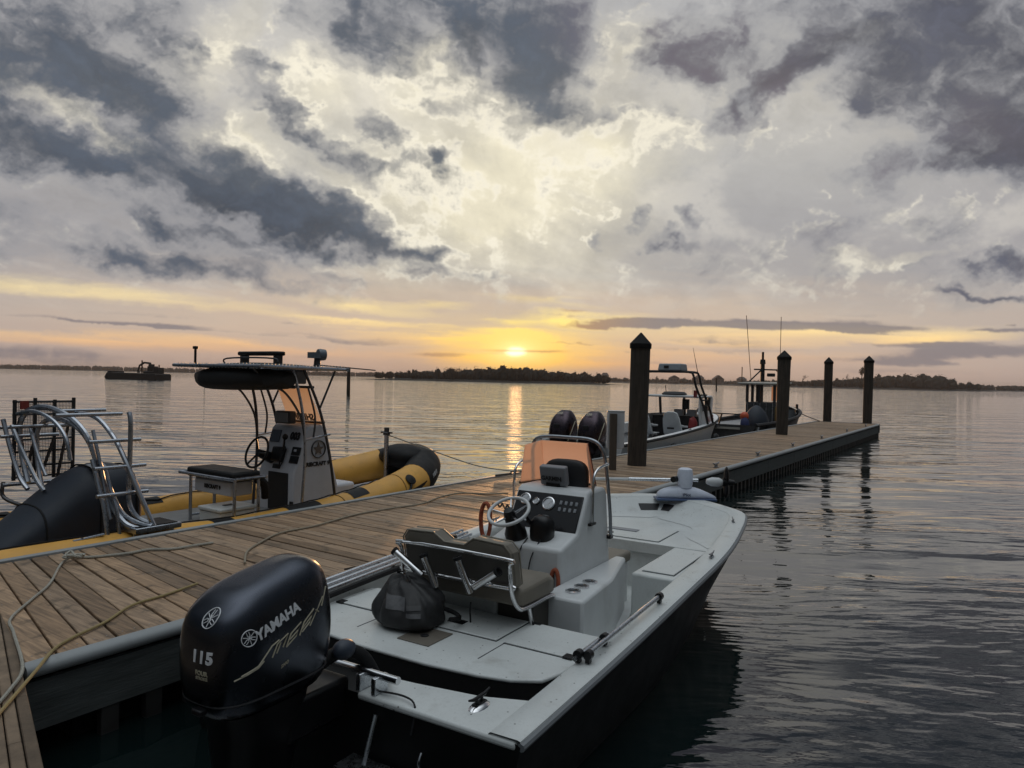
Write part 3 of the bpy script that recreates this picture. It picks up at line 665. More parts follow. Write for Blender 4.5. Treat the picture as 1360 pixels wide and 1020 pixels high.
slab('stern_deck', sd_poly, .486, .508, M_white, .008)
MB().prism([(p[0] + (.006 if p[0] < 1.3 else -.004), p[1] * .992) for p in sd_poly], .16, .487).build('stern_bulkhead', M_well, bay, smooth=50)
def lid(x0, x1, y0, y1, z, name='hatch_lid'):
    MB().prism([(x0 - .007, y0 - .007), (x1 + .007, y0 - .007), (x1 + .007, y1 + .007), (x0 - .007, y1 + .007)], z - .004, z + .0015).build('hatch_seam', M_seam, bay, smooth=0)
    return MB().box(x0, x1, y0, y1, z + .0005, z + .010).build(name, M_white, bay, bevel=.004)
lid(.985, 1.385, -.90, -.46, .508); lid(.985, 1.385, -.40, .40, .508); lid(.985, 1.385, .46, .90, .508)
MB().box(.70, 1.0, -.463, -.456, .507, .5095).build('deck_seam', M_seam, bay, smooth=0)
MB().box(.70, 1.0, .456, .463, .507, .5095).build('deck_seam', M_seam, bay, smooth=0)
MB().box(.68, .93, -.12, .12, .509, .515).build('vent_plate', mat('tan_plate', (0.12, 0.105, 0.085), 0.6, var=0.2), bay, bevel=.003)
MB().lathe([(.0, 0), (.026, 0), (.026, .004), (0, .005)], (.80, 0.0, .5155), n=14).build('plate_hole', M_ink, bay)
for (x, y, a, b2) in ((1.12, -.02, .035, .06), (1.0, -.885, .03, .03), (1.37, -.47, .015, .03), (1.0, .885, .03, .03)):
    MB().box(x - a, x + a, y - b2, y + b2, .509, .5225).build('hatch_latch', M_black, bay, bevel=.003)
scr = random.Random(4)
def cleat_part(x, y, z, ang=0.0, m=M_black, s=.8):
    mb = MB(); cleat_mb(mb, 0, 0, 0, s); o = mb.build('cleat', m, bay); o.location = (x, y, z); o.rotation_euler = (0, 0, ang); return o
MB().ball((.20, -.80, .515), (.075, .04, .018), 14, 6).build('cleat_base', M_steel, bay); cleat_part(.20, -.80, .53, 0, M_black, .6)
cleat_part(3.2, -1.09, sheer(3.2) + .015, 0, M_dark_alu, .5); cleat_part(4.55, -.93, sheer(4.5) + .01, R(20), M_dark_alu, .5); cleat_part(3.3, 1.08, sheer(3.3) + .015, 0, M_dark_alu, .6)
# front casting deck with side boxes
fd = [(x, y) for x, y in inset(.18, .19) if x > 3.72]
slab('casting_deck', [(3.68, -.965)] + fd + [(3.68, .965)], .50, .60, M_white, .018)
MB().box(3.72, 3.74, -.86, .86, .16, .505).build('deck_bulkhead', M_white, bay, smooth=0)
for s_ in (-1, 1):
    y0, y1 = sorted((s_ * .62, s_ * (.975)))
    MB().prism([(2.62, y0), (3.675, y0 if s_ > 0 else -.93), (3.675, .93 if s_ > 0 else y1), (2.62, y1)], .16, .597).build('side_box', M_white, bay, bevel=.018)
    MB().lathe([(0, 0), (.05, 0), (.05, .006), (.02, .009), (0, .009)], (3.12, s_ * .80, .598), n=16).build('hatch_latch', M_black, bay)
    lid(2.72, 3.60, *sorted((s_ * .68, s_ * .93)), .598)
lid(3.76, 4.35, -.44, .44, .60)
MB().box(3.80, 3.86, -.30, .30, .6105, .613).build('hatch_seam', M_seam, bay, smooth=0) if False else None
MB().lathe([(0, 0), (.045, 0), (.045, .006), (0, .008)], (3.86, .10, .6105), n=14).build('hatch_latch', M_black, bay)
MB().box(4.02, 4.12, -.12, .20, .6105, .618).build('deck_vent', M_grey, bay, bevel=.003)
# dished bow: the deck sweeps up to the gunwale, shade of two recesses painted as flat black patches on its slope
B2 = inset(.52, .60); fr_ = []
for (x, y), (xi, yi), (xb, yb) in zip(OUT, INN, B2):
    if x < 3.75: continue
    k = min(1, (x - 3.75) / .55); z0 = sheer(x) - .006; z1 = .6035
    row = []
    for q in range(7):
        t = q / 6; tt = t * (.12 + .88 * k); row.append((xi + (xb - xi) * tt, yi + (yb - yi) * tt, z1 + (z0 - z1) * (1 - t) ** 1.9 - (.0 if q else .0)))
    fr_.append(row)
MB().loft(fr_, closed=False).build('bow_sweep', M_white, bay, smooth=60)
def on_sweep(y, t):
    n_ = min(range(len(fr_) - 1), key=lambda i: abs((fr_[i][0][1] + fr_[i + 1][0][1]) / 2 - y) + (0 if fr_[i][0][0] > 4.9 else 9))
    a_, b_ = fr_[n_], fr_[n_ + 1]; d_ = b_[0][1] - a_[0][1]; f = max(0, min(1, (y - a_[0][1]) / d_)) if abs(d_) > 1e-6 else 0
    q = t * 6; m_ = min(5, int(q)); g = q - m_
    pa = Vector(a_[m_]).lerp(Vector(a_[m_ + 1]), g); pb = Vector(b_[m_]).lerp(Vector(b_[m_ + 1]), g); return pa.lerp(pb, f) + Vector((-.002, 0, .005))
for y0, y1 in ((.36, .10), (.04, -.12)):
    rows_ = [[on_sweep(y0 + (y1 - y0) * u / 6, t) for t in (.24, .32, .42, .52)] for u in range(7)]
    MB().loft(rows_, closed=False).build('recess_shade', M_ink, bay, smooth=60)
# ------------------------------------------------ console
con = MB()
CY0, CY1 = -.34, .30
prof = [(1.95, .14), (1.95, .86), (2.24, .93), (2.40, 1.215), (2.44, 1.235), (2.72, 1.235), (2.76, 1.20), (2.86, .58), (2.86, .14)]
con.xprism(prof, CY0, CY1); conso = con.build('console', M_clean, bay, bevel=.03, seg=3)
slab('console_box', [(1.66, -.66), (2.30, -.60), (2.98, -.43), (2.98, -.335), (1.66, -.335)], .15, .62, M_clean, .022)
MB().prism([(1.60, -.72), (2.32, -.66), (3.04, -.48), (3.04, -.3), (1.60, -.3)], .161, .185).build('console_flange', M_clean, bay, bevel=.006)
for i, x in enumerate((1.83, 1.97, 2.11)):
    MB().lathe([(.038, 0), (.055, 0), (.055, .008), (.040, .012), (.037, .003)], (x, -.50 + .0 * i, .621), n=22).build('cup_holder', M_steel, bay)
    MB().lathe([(0, 0), (.037, 0), (.037, .003), (0, .003)], (x, -.50, .6225), n=18).build('cup_well', M_ink, bay)
MB().box(1.645, 1.662, -.55, -.49, .28, .38).build('box_latch', M_ink, bay, bevel=.004)
du = Vector((.16, 0, .285)).normalized(); dn = Vector((-du.z, 0, du.x))
def dash(x, y): return Vector((2.24, 0, .93)) + du * x + Vector((0, y, 0)) + dn * .004
pan = MB(); c0 = dash(.145, -.02); pan.obox(c0 + dn * .004, du * .150, (0, .295, 0), dn * .006); pan.build('dash_panel', mat('gloss_black_panel', (0.010, 0.010, 0.012), 0.22), bay, bevel=.006)
for gx, gy, gr in ((.225, .185, .048), (.215, .085, .030), (.205, -.03, .055)):
    o_ = dash(gx, gy) + dn * .010
    MB().lathe([(gr * .82, 0), (gr, 0), (gr, .010), (gr * .86, .014), (gr * .82, .004)], o_, dn, 24).build('gauge_bezel', M_steel, bay)
    MB().lathe([(0, 0), (gr * .84, 0), (gr * .84, .003), (0, .003)], o_, dn, 20).build('gauge_face', mat('gauge_black', (0.03, 0.03, 0.03), 0.4), bay)
    MB().obox(o_ + dn * .005 + Vector((0, -gr * .2, 0)) + du * gr * .2, (Vector((0, -1, 0)) + du).normalized() * gr * .45, (Vector((0, 1, 0)) + du).normalized() * .003, dn * .001).build('gauge_needle', M_clean, bay, smooth=0)
    if gr > .05: MB().lathe([(0, 0), (gr * .30, 0), (0, .001)], o_ + dn * .0045 - du * gr * .35, dn, 14).build('gauge_disc', M_clean, bay)
sw = MB()
for i in range(4):
    for j in range(2):
        o_ = dash(.225 - .055 * j, -.135 - .045 * i) + dn * .012; MB().obox(o_, du * .016, (0, .011, 0), dn * .005).build('rocker_switch', M_grey, bay, bevel=.003)
o_ = dash(.05, .12) + dn * .01
MB().cyl(o_, o_ + dn * .03, .014, n=12).build('ignition_key', M_steel, bay)
# binnacle and throttle right of the wheel
MB().ball((2.10, -.10, .95), (.085, .09, .12), 14, 10, sq=.7).build('throttle_box', M_black, bay)
MB().tube([(2.06, -.02, 1.0), (2.0, -.0, 1.08), (1.99, -.04, 1.10)], [.014, .012, .018], 10).build('throttle_lever', M_black, bay)
MB().tube(smooth_path([(2.02, -.02, .90), (1.93, .0, .80), (1.93, -.01, .60), (1.94, -.02, .40)], 6), .006, 6).build('cable', M_ink, bay)
MB().tube(smooth_path([(2.02, -.13, .90), (1.935, -.10, .78), (1.93, -.07, .60), (1.93, -.04, .42)], 6), .005, 6).build('cable', M_ink, bay)
MB().box(1.935, 1.956, -.29, -.19, .42, .66).build('console_door', M_ink, bay, bevel=.006)
# steering wheel
wc = Vector((1.93, .10, 1.10)); wn = Vector((-.52, 0, .86)).normalized(); wu = Vector((wn.z, 0, -wn.x)); wv = Vector((0, 1, 0))
whl = MB(); RW = .158
whl.tube([wc + RW * (math.cos(a) * wu + math.sin(a) * wv) for a in [2 * math.pi * i / 40 for i in range(40)]], .0135, 10, closed=True); wheel = whl.build('steering_wheel', M_clean, bay)
for i in range(5):
    a = 2 * math.pi * i / 5 + .35; MB().tube([wc - wn * .035 + .03 * (math.cos(a) * wu + math.sin(a) * wv), wc + (RW - .01) * (math.cos(a) * wu + math.sin(a) * wv)], [.010, .006], 8).build('spoke', M_steel, wheel)
MB().lathe([(.0, .02), (.035, .012), (.045, -.02), (.05, -.06), (0, -.06)], wc, wn, 18).build('hub', M_black, wheel)
MB().lathe([(.045, -.05), (.05, -.10), (.065, -.16), (.085, -.20), (.085, -.26), (0, -.26)], wc, wn, 18).build('column', M_black, wheel)
# chart plotter with its sun cover, in front of a dark backing arch
MB().ball((2.60, -.045, 1.295), (.05, .20, .155), 20, 12, sq=.6).build('screen_hood', M_ink, bay)
pl = MB(); pl.obox((2.47, .0, 1.325), (-.03, 0, -.008), (0, .118, 0), (-.02, 0, .078)); plot = pl.build('chart_plotter', mat('plotter_cover', (0.20, 0.205, 0.22), 0.55, var=0.05), bay, bevel=.012, seg=3)
MB().box(2.44, 2.54, -.06, .06, 1.235, 1.265).build('plotter_mount', M_black, bay, bevel=.004)
cen = Vector((2.47, .0, 1.325)) + Vector((-.03, 0, -.008)) - Vector((.004, 0, 0))
letters('lettering', 'GARMIN', .048, M_ink, plot, cen + Vector((.004, .01, -.018)), (0, -1, 0), (-.02, 0, .085), bold=.0016)
# windshield: three pale orange acrylic panes in dark trim, inside a bent rail
def shield_mat(name, c, clear_):
    m = bpy.data.materials.new(name); m.use_nodes = True; k = NT(m.node_tree); k.n.clear()
    tr_ = k.n.new('ShaderNodeBsdfTranslucent'); n_ = k.noise(k.n.new('ShaderNodeTexCoord').outputs['Object'], 3.0, 3.0)
    k.l.new(k.mix(k.mul(n_, .3), c, tuple(q * .85 for q in c)), tr_.inputs[0])
    df = k.n.new('ShaderNodeBsdfPrincipled'); df.inputs['Base Color'].default_value = (c[0] * .8, c[1] * .7, c[2] * .6, 1); df.inputs['Roughness'].default_value = .25
    tp_ = k.n.new('ShaderNodeBsdfTransparent'); tp_.inputs[0].default_value = (1.0, .80, .62, 1)
    mx = k.n.new('ShaderNodeMixShader'); mx.inputs[0].default_value = .12; k.l.new(tr_.outputs[0], mx.inputs[1]); k.l.new(df.outputs[0], mx.inputs[2])
    m2 = k.n.new('ShaderNodeMixShader'); m2.inputs[0].default_value = clear_; k.l.new(mx.outputs[0], m2.inputs[1]); k.l.new(tp_.outputs[0], m2.inputs[2])
    k.l.new(m2.outputs[0], k.n.new('ShaderNodeOutputMaterial').inputs[0]); return m
M_peach = shield_mat('peach_acrylic', (0.98, 0.78, 0.66), .10); M_peach2 = shield_mat('pale_peach_acrylic', (0.98, 0.85, 0.72), .55)
def pane(name, a, b, c, d, m, parent, th_=.006, bev=.0):
    a, b, c, d = map(Vector, (a, b, c, d)); nrm = (b - a).cross(d - a).normalized() * th_
    return MB().hexa([a, b, c, d], [a + nrm, b + nrm, c + nrm, d + nrm]).build(name, m, parent, bevel=bev, smooth=0)
TL, TR_, BR_, BL = V(2.66, .225, 1.585), V(2.66, -.20, 1.585), V(2.78, -.225, 1.225), V(2.78, .255, 1.225)
pane('windshield', BL, BR_, TR_, TL, M_peach, bay); 
pane('windshield', V(2.50, .335, 1.225), BL + V(0, .003, 0), TL + V(0, .003, 0), V(2.50, .30, 1.55), M_peach, bay)
pane('windshield', BR_ - V(0, .003, 0), V(2.52, -.315, 1.225), V(2.54, -.255, 1.545), TR_ - V(0, .003, 0), M_peach, bay)
MB().tube([BR_ + V(.012, 0, 0), TR_ + V(.012, 0, 0)], .007, 6).build('windshield_trim', mat('amber_trim', (0.10, 0.03, 0.02), 0.4), bay)
MB().tube([V(2.50, .34, 1.232), BL + V(-.005, 0, .008), BR_ + V(-.005, 0, .008), V(2.52, -.32, 1.232)], .012, 6).build('windshield_trim', M_ink, bay)
hp = smooth_path([(2.80, -.365, .82), (2.78, -.36, 1.05), (2.74, -.335, 1.40), (2.71, -.31, 1.54), (2.70, -.22, 1.61), (2.70, 0, 1.62), (2.70, .25, 1.61), (2.71, .34, 1.54), (2.74, .36, 1.40), (2.78, .365, 1.05), (2.80, .365, .82)], 6)
MB().tube(hp, .0145, 10).build('grab_rail', M_dark_alu, bay)
for s_ in (-1, 1):
    y = -.355 if s_ < 0 else .365
    MB().tube(smooth_path([(2.735, y, 1.42), (2.55, y, 1.40), (2.46, y, 1.33), (2.45, y, 1.1), (2.45, y, .98)], 5), .011, 8).build('grab_rail', M_steel, bay)
    MB().box(2.40, 2.50, y - .012, y + .03, .965, .985).build('rail_foot', M_black, bay, bevel=.003); MB().box(2.77, 2.83, y - .02, y + .04, .80, .83).build('rail_foot', M_black, bay, bevel=.003)
# forward console seat
MB().box(2.90, 3.30, -.33, .29, .15, .50).build('seat_base', M_clean, bay, bevel=.02)
MB().box(2.88, 3.33, -.345, .305, .503, .60).build('seat_cushion', M_tan, bay, bevel=.03, seg=3)
# ------------------------------------------------ leaning seat
seat = MB(); bk = [(.0, -.44), (.0, -.30), (.0, .40)]
bprof = [(-.43, .80), (-.43, 1.02), (-.385, 1.075), (-.16, 1.085), (-.08, 1.03), (.08, 1.03), (.16, 1.085), (.385, 1.075), (.43, 1.02), (.43, .80), (.40, .775), (-.40, .775)]
def bx(z): return 1.20 - .22 * (z - .78)
sb = MB(); rings = []
for off, shr in ((-.055, .96), (-.03, 1.0), (.03, 1.0), (.055, .96)):
    rings.append([(bx(z) + off, y * shr, .93 + (z - .93) * shr) for y, z in bprof])
sb.loft(rings); sback = sb.build('seat_back', M_tan, bay, bevel=.012, seg=2, smooth=30)
fr = [(.40, .99), (.425, .95), (.42, .83), (.39, .80), (-.39, .80), (-.42, .83), (-.425, .95), (-.40, .99)]
MB().tube(smooth_path([(bx(z) - .085, y, z) for y, z in fr], 4, True), .0135, 10, closed=True).build('back_frame', M_steel, sback)
for off in (-.050, .050): MB().tube([(bx(z) + off * 1.08, y * .985, .93 + (z - .93) * .985) for y, z in bprof], .0055, 6, closed=True).build('piping', mat('piping_tan', (0.24, 0.215, 0.17), 0.5), sback)
pb = MB(); pb.obox((bx(.9) - .066, 0, .90), (.004, 0, 0), (0, .40, 0), (-.019, 0, .085)); pb.build('back_panel', M_tan_dk, sback)
sc = MB(); rings = []
for x, zt, zb in ((1.22, .74, .66), (1.26, .775, .645), (1.45, .78, .64), (1.60, .785, .64), (1.68, .765, .645), (1.715, .72, .67)):
    w_ = .425 if 1.24 < x < 1.69 else .40
    rings.append([(x, -w_, zb), (x, -w_, zt - .03), (x, -w_ + .04, zt), (x, w_ - .04, zt), (x, w_, zt - .03), (x, w_, zb)])
sc.loft(rings); sc.build('seat_cushion', M_tan, bay, bevel=.012, smooth=45)
for s_ in (-1, 1):
    y = s_ * .43
    MB().tube(smooth_path([(bx(.9) - .085, y * .99, .90), (bx(.8) - .08, y, .76), (1.20, y, .655), (1.33, y, .63), (1.62, y, .63), (1.69, y, .60), (1.70, y, .52), (1.70, y, .18)], 5), .0145, 10).build('seat_leg', M_steel, bay)
    MB().tube([(1.33, y, .63), (1.50, y, .17)], .0145, 10).build('seat_leg', M_steel, bay)
MB().tube([(1.70, -.43, .42), (1.70, .43, .42)], .012, 8).build('foot_rail', M_steel, bay)
for p0, p1 in ((V(1.06, .23, .79), V(1.03, .45, .93)), (V(1.04, .10, .74), V(1.00, .18, .95)), (V(1.04, -.17, .75), V(1.00, -.09, .97)), (V(1.05, -.19, .79), V(1.03, -.38, .92))):
    ax = (p1 - p0); L_ = ax.length
    MB().lathe([(.0, 0), (.024, 0), (.024, L_ - .012), (.028, L_ - .01), (.028, L_), (.021, L_), (.021, L_ - .08), (0, L_ - .08)], p0, ax, 16).build('rod_holder', M_steel, bay)
    MB().lathe([(.029, 0), (.030, .02), (.022, .021), (.021, 0)], p0 + ax.normalized() * (L_ - .018), ax, 16).build('holder_collar', M_rubber, bay)
    m_ = (p0 + p1) / 2; MB().tube([m_, (bx(.8) - .080, m_.y, .80)], .008, 6).build('holder_bracket', M_steel, bay)
MB().tube(smooth_path([(1.12, -.12, .66), (1.13, -.11, .60), (1.15, -.10, .52)], 4), .006, 6).build('cable', M_ink, bay)
# under-seat box
MB().box(1.43, 1.72, -.12, .42, .161, .635).build('live_well', M_white, bay, bevel=.02)
MB().box(1.44, 1.70, -.40, -.125, .161, .63).build('seat_panel', M_tan_dk, bay, bevel=.01)
# poles clamped on the gunwales
def pole(name, p0, p1, r, m): MB().cyl(p0, p1, r, n=10).build(name, m, bay)
pole('pole', V(.86, -1.065, sheer(.9) + .055), V(1.96, -1.085, sheer(2) + .055), .015, M_alu)
pole('pole', V(.80, -1.015, sheer(.8) + .04), V(1.20, -1.03, sheer(1.2) + .045), .013, M_alu)
for x, y in ((1.95, -1.085), (1.12, -1.05), (.84, -1.02), (.86, -1.07)):
    mb = MB(); mb.lathe([(.0, -.02), (.026, -.02), (.026, .02), (0, .02)], (x, y, sheer(x) + .055), (1, 0, 0), 12); mb.box(x - .018, x + .018, y - .012, y + .012, sheer(x) + .012, sheer(x) + .05); mb.build('pole_clamp', M_black, bay)
for k, (y, r) in enumerate(((1.10, .018), (1.045, .016), (1.0, .014))):
    pole('pole', V(.35 + .1 * k, y, sheer(.4) + .05 - .01 * k), V(2.75, y - .01, sheer(2.7) + .05 - .01 * k), r, M_alu)
for x in (.55, 2.5): MB().box(x - .02, x + .02, .98, 1.13, sheer(x) + .012, sheer(x) + .075).build('pole_clamp', M_black, bay, bevel=.008)
MB().tube(smooth_path([(.45, .93, .52), (.8, .93, .56), (1.3, .94, .58), (1.9, .95, .60)], 4), .022, 8).build('hose', M_rubber, bay)
# ------------------------------------------------ outboard
mo = MB(); rings = []
prof = [(.60, -.78, -.16, .155), (.66, -.815, -.12, .178), (.74, -.84, -.10, .19), (.86, -.855, -.085, .196), (.98, -.852, -.085, .194), (1.08, -.83, -.10, .184), (1.155, -.785, -.125, .168), (1.205, -.725, -.165, .145), (1.237, -.65, -.225, .110), (1.25, -.58, -.30, .065)]
def cowl_ring(z, xb, xf, hw, n=36, ex=3.2):
    cx, hx = (xb + xf) / 2, (xf - xb) / 2; r_ = []
    for k in range(n):
        a = 2 * math.pi * k / n; c, s = math.cos(a), math.sin(a)
        sx_, sy_ = math.copysign(abs(c) ** (2 / ex), c), math.copysign(abs(s) ** (2 / ex), s)
        tilt = .10 * sx_ if z > .64 else 0
        r_.append((cx + hx * sx_, hw * sy_ * (1 - .10 * sx_ if sx_ < 0 else 1 - .02 * sx_), z + (.035 * sx_ if z > 1.10 else 0.0)))
    return r_
prof = [(.6 + (z - .6) * .925, xf - (xf - xb) * .92, xf, hw) for z, xb, xf, hw in prof]
for q in prof: rings.append(cowl_ring(*q))
mo.loft(rings)
cowl = mo.build('outboard_motor', mat('gloss_black_cowl', (0.070, 0.076, 0.092), 0.24, 1.0, var=0.10, vscale=3), bay, sub=1, smooth=60)
lg = MB(); lg.loft([cowl_ring(.61, -.70, -.20, .140), cowl_ring(.52, -.67, -.22, .125), cowl_ring(.38, -.66, -.24, .10), cowl_ring(.1, -.62, -.28, .06), cowl_ring(-.4, -.60, -.30, .05)]); lg.build('motor_leg', M_black, cowl, smooth=60)
MB().box(-.36, .04, -.11, .11, .36, .56).build('clamp_bracket', M_black, cowl, bevel=.02)
bv = bvh_of(cowl)
MB().tube([tuple(q) for q in cowl_ring(.695, -.765, -.115, .185)], .006, 6, closed=True).build('cowl_seam', M_ink, cowl)
MB().box(-.805, -.77, -.075, -.015, .665, .69).build('cowl_latch', M_black, cowl, bevel=.006)
# side writing rises forward along the cowl
e1 = Vector((1, 0, .29)).normalized(); e2 = Vector((-.29, 0, 1)).normalized()
letters('lettering', 'YAMAHA', .064, M_decal, cowl, Vector((-.500, -.2, 1.005)), e1, e2, bold=.0022, wrap=bv, space=.95)
def emblem(o, ex, ey, r, m):
    mb = MB(); ex, ey = Vector(ex).normalized(), Vector(ey).normalized(); ez = ex.cross(ey)
    def P_(p):
        h = bv.ray_cast(p + ez * .3, -ez); return (h[0] if h[0] is not None else p) + ez * .003
    mb.tube([P_(Vector(o) + r * (math.cos(a) * ex + math.sin(a) * ey)) for a in [2 * math.pi * i / 28 for i in range(28)]], r * .07, 6, closed=True)
    for i in range(3):
        a = math.pi / 2 + i * 2 * math.pi / 3; d = math.cos(a) * ex + math.sin(a) * ey; q = -math.sin(a) * ex + math.cos(a) * ey; o_ = Vector(o)
        mb.tube([P_(o_ - d * r * .85), P_(o_ + d * r * .3)], r * .05, 5)
        for s_ in (-1, 1): mb.tube([P_(o_ + d * r * .15), P_(o_ + d * r * .3 + q * s_ * r * .16), P_(o_ + d * r * .82 + q * s_ * r * .16)], r * .05, 5)
    return mb.build('emblem', m, cowl)
emblem(Vector((-.655, -.2, .975)), e1, e2, .034, M_decal)
def curve_word(body, size, o, m, dz, shear=.5, bold=.0):
    letters('lettering', body, size, m, cowl, o, Vector((1, 0, dz)), Vector((-dz, 0, 1)), bold=bold, shear=shear, wrap=bv, space=1.25)
# slanted outline letters sweeping up the flank
def side_pt(x, z):
    h = bv.ray_cast(Vector((x, -1, z)), Vector((0, 1, 0))); return (h[0] if h[0] is not None else Vector((x, -.19, z))) - Vector((0, .002, 0))
def sweep(u): return -.70 + .44 * u, .835 + .03 * u + .10 * u * u       # along the flank, height
def glyph(u, hgt, strokes):
    x0, z0 = sweep(u); mb = MB()
    for s_ in strokes:
        q = [side_pt(x0 + .8 * a + .55 * b * hgt, z0 + b * hgt + a * (.18 + .5 * u)) for a, b in s_]; mb.tube(q, .0036, 5)
    return mb
for u, strokes in ((.20, [[(-.10, .10), (-.03, .02), (.0, .0), (.05, 1.0), (.10, 1.0)], [(-.13, .0), (-.06, -.10), (.005, -.18), (.03, .1)]]),
                   (.36, [[(0, 0), (.0, 1), (.075, 1), (.075, 0)], [(.03, .0), (.03, .8)]]),
                   (.54, [[(0, 0), (.0, 1), (.075, 1), (.075, .0), (.0, .0)], [(.01, .45), (.07, .45)]]),
                   (.72, [[(0, 0), (.0, 1), (.08, 1), (.08, .0), (.02, .0)], [(.0, .45), (.08, .45)]]),
                   (.90, [[(-.02, .05), (.07, 1.05)], [(.06, .0), (-.0, 1.0)], [(.085, .1), (.11, 1.25)]])):
    glyph(u, .052, strokes).build('flank_letter', M_decal_dim, cowl)
letters('lettering', 'SHO', .020, M_decal_dim, cowl, (-.47, -.2, .805), Vector((1, 0, .3)), Vector((-.3, 0, 1)), bold=.0005, shear=.5, wrap=bv, space=1.25)
emblem((-.80, -.055, 1.06), (0, -1, 0), (0, 0, 1), .036, M_decal)
letters('lettering', '115', .068, M_decal, cowl, (-.82, -.055, .905), (0, -1, 0), (0, 0, 1), bold=.003, wrap=bv, space=1.2)
letters('lettering', 'FOUR', .026, M_decal_dim, cowl, (-.82, -.055, .84), (0, -1, 0), (0, 0, 1), bold=.001, wrap=bv)
letters('lettering', 'STROKE', .018, M_decal_dim, cowl, (-.82, -.055, .818), (0, -1, 0), (0, 0, 1), bold=.0005, wrap=bv)
# rigging tube, tilt tube and steering ram at the motor well
MB().tube(smooth_path([(-.14, -.06, .66), (-.02, -.10, .70), (.07, -.14, .67), (.13, -.17, .58), (.20, -.18, .44)], 6), .034, 12).build('rigging_tube', M_rubber, bay)
MB().ball((-.03, -.13, .72), (.07, .05, .05), 12, 8).build('rigging_boot', mat('blue_grey_rubber', (0.03, 0.04, 0.06), 0.5), bay)
MB().cyl((.05, -.42, .60), (.05, .42, .60), .020, n=12).build('steering_ram', M_steel, bay)
MB().tube([(.05, -.36, .60), (.12, -.30, .56), (.16, -.26, .54)], .012, 8).build('steering_link', M_steel, bay)
for y in (-.20, -.30): MB().box(.0, .10, y - .014, y + .014, .515, .60).build('ram_bracket', M_alu, bay, bevel=.004)
MB().tube(smooth_path([(.03, -.30, .53), (.05, -.45, .535), (.02, -.55, .52), (-.02, -.56, .40)], 5), .005, 6).build('cable', M_ink, bay)
tb = MB(); tb.box(-.16, -.02, -.52, -.20, .20, .216); tb.build('trim_tab', M_alu, bay, bevel=.003)
MB().tube([(-.02, -.34, .44), (-.10, -.34, .23)], .012, 8).build('trim_ram', M_alu, bay)
MB().tube(smooth_path([(-.012, -.62, .33), (-.03, -.62, .30), (-.03, -.62, .27), (-.012, -.62, .24)], 4), .008, 8).build('tow_eye', M_steel, bay)
# ------------------------------------------------ things lying on the boat
def bl(x, y, z=0.0): return Matrix.Translation(BO) @ Matrix.Rotation(BRZ, 4, 'Z') @ Vector((x, y, z))
# black gear bag
M_bag = mat('black_nylon', (0.014, 0.014, 0.015), 0.62, var=0.4, vscale=6, bump=0.6, bscale=14)
p_ = bl(.93, .22, .519); bag = thing('gear_bag', 'slouched black nylon gear bag with a grey patch standing on the white stern deck', 'bag', p_, BRZ)
mb = MB(); rings = []
for z, rx, ry, dx_, dy_ in ((0, .15, .19, 0, 0), (.012, .175, .215, 0, 0), (.05, .19, .23, 0, 0), (.10, .195, .235, .005, 0), (.15, .185, .225, .01, .0), (.19, .165, .20, .015, .005), (.225, .14, .165, .02, .02), (.255, .105, .13, .02, .04), (.275, .07, .09, .02, .055), (.285, .02, .03, .02, .06)):
    ring = []
    for k in range(48):
        a = 2 * math.pi * k / 48; ca, sa = math.cos(a), math.sin(a)
        q = Vector((ca * 1.5, sa * 1.5, z * 7)); f = 1 + .16 * mnoise.noise(q) + .09 * mnoise.noise(q * 2.7 + Vector((4, 0, 0))) * min(1, z * 12)
        crease = -.035 * max(0, math.sin(a * 7 + z * 22 + 2 * mnoise.noise(q))) ** 3 * min(1, z * 8)
        ring.append(((rx * f + crease) * math.copysign(abs(ca) ** .8, ca) + dx_, (ry * f + crease) * math.copysign(abs(sa) ** .8, sa) + dy_, z * (1 + .16 * mnoise.noise(Vector((ca * 1.3, sa * 1.3, 9))))))
    rings.append(ring)
mb.loft(rings); bagb = mb.build('bag_body', M_bag, bag, sub=1, smooth=60)
bb = bvh_of(bagb)
def bag_patch(y0, y1, z0, z1, m, name, dirx=-1):
    mb = MB(); ny, nz = 8, 4; vs = []
    dv = Vector((.80, .60, 0)) if dirx == -1 else Vector((.8, -.6, 0))
    sidev = Vector((-dv.y, dv.x, 0))
    for i in range(ny + 1):
        for j in range(nz + 1):
            o_ = -dv * 1 + sidev * (y0 + (y1 - y0) * i / ny) + Vector((0, 0, z0 + (z1 - z0) * j / nz)); h = bb.ray_cast(o_, dv)
            vs.append((h[0] if h[0] is not None else o_ + dv * .8) - dv * .006)
    mb.add(vs, [(i * (nz + 1) + j, (i + 1) * (nz + 1) + j, (i + 1) * (nz + 1) + j + 1, i * (nz + 1) + j + 1) for i in range(ny) for j in range(nz)]); return mb.build(name, m, bag)
M_strap = mat('grey_webbing', (0.09, 0.09, 0.095), 0.7, var=0.35, vscale=30)
bag_patch(.03, .15, .13, .20, M_strap, 'patch'); bag_patch(-.07, .02, .10, .125, M_strap, 'strap'); bag_patch(-.07, .02, .14, .165, mat('dark_webbing', (0.04, 0.04, 0.042), .7, var=.3), 'strap')
mb = MB(); mb.tube(smooth_path([(.06, .14, .24), (.02, .12, .30), (.0, .06, .315), (-.02, .0, .29), (-.02, -.02, .25)], 6), .011, 8, flat=.4); mb.build('handle', M_bag, bag)
mb = MB(); mb.tube(smooth_path([(.10, -.18, .10), (.16, -.24, .06), (.12, -.30, .05), (.02, -.30, .07)], 5), .014, 8); mb.build('strap', M_rubber, bag)
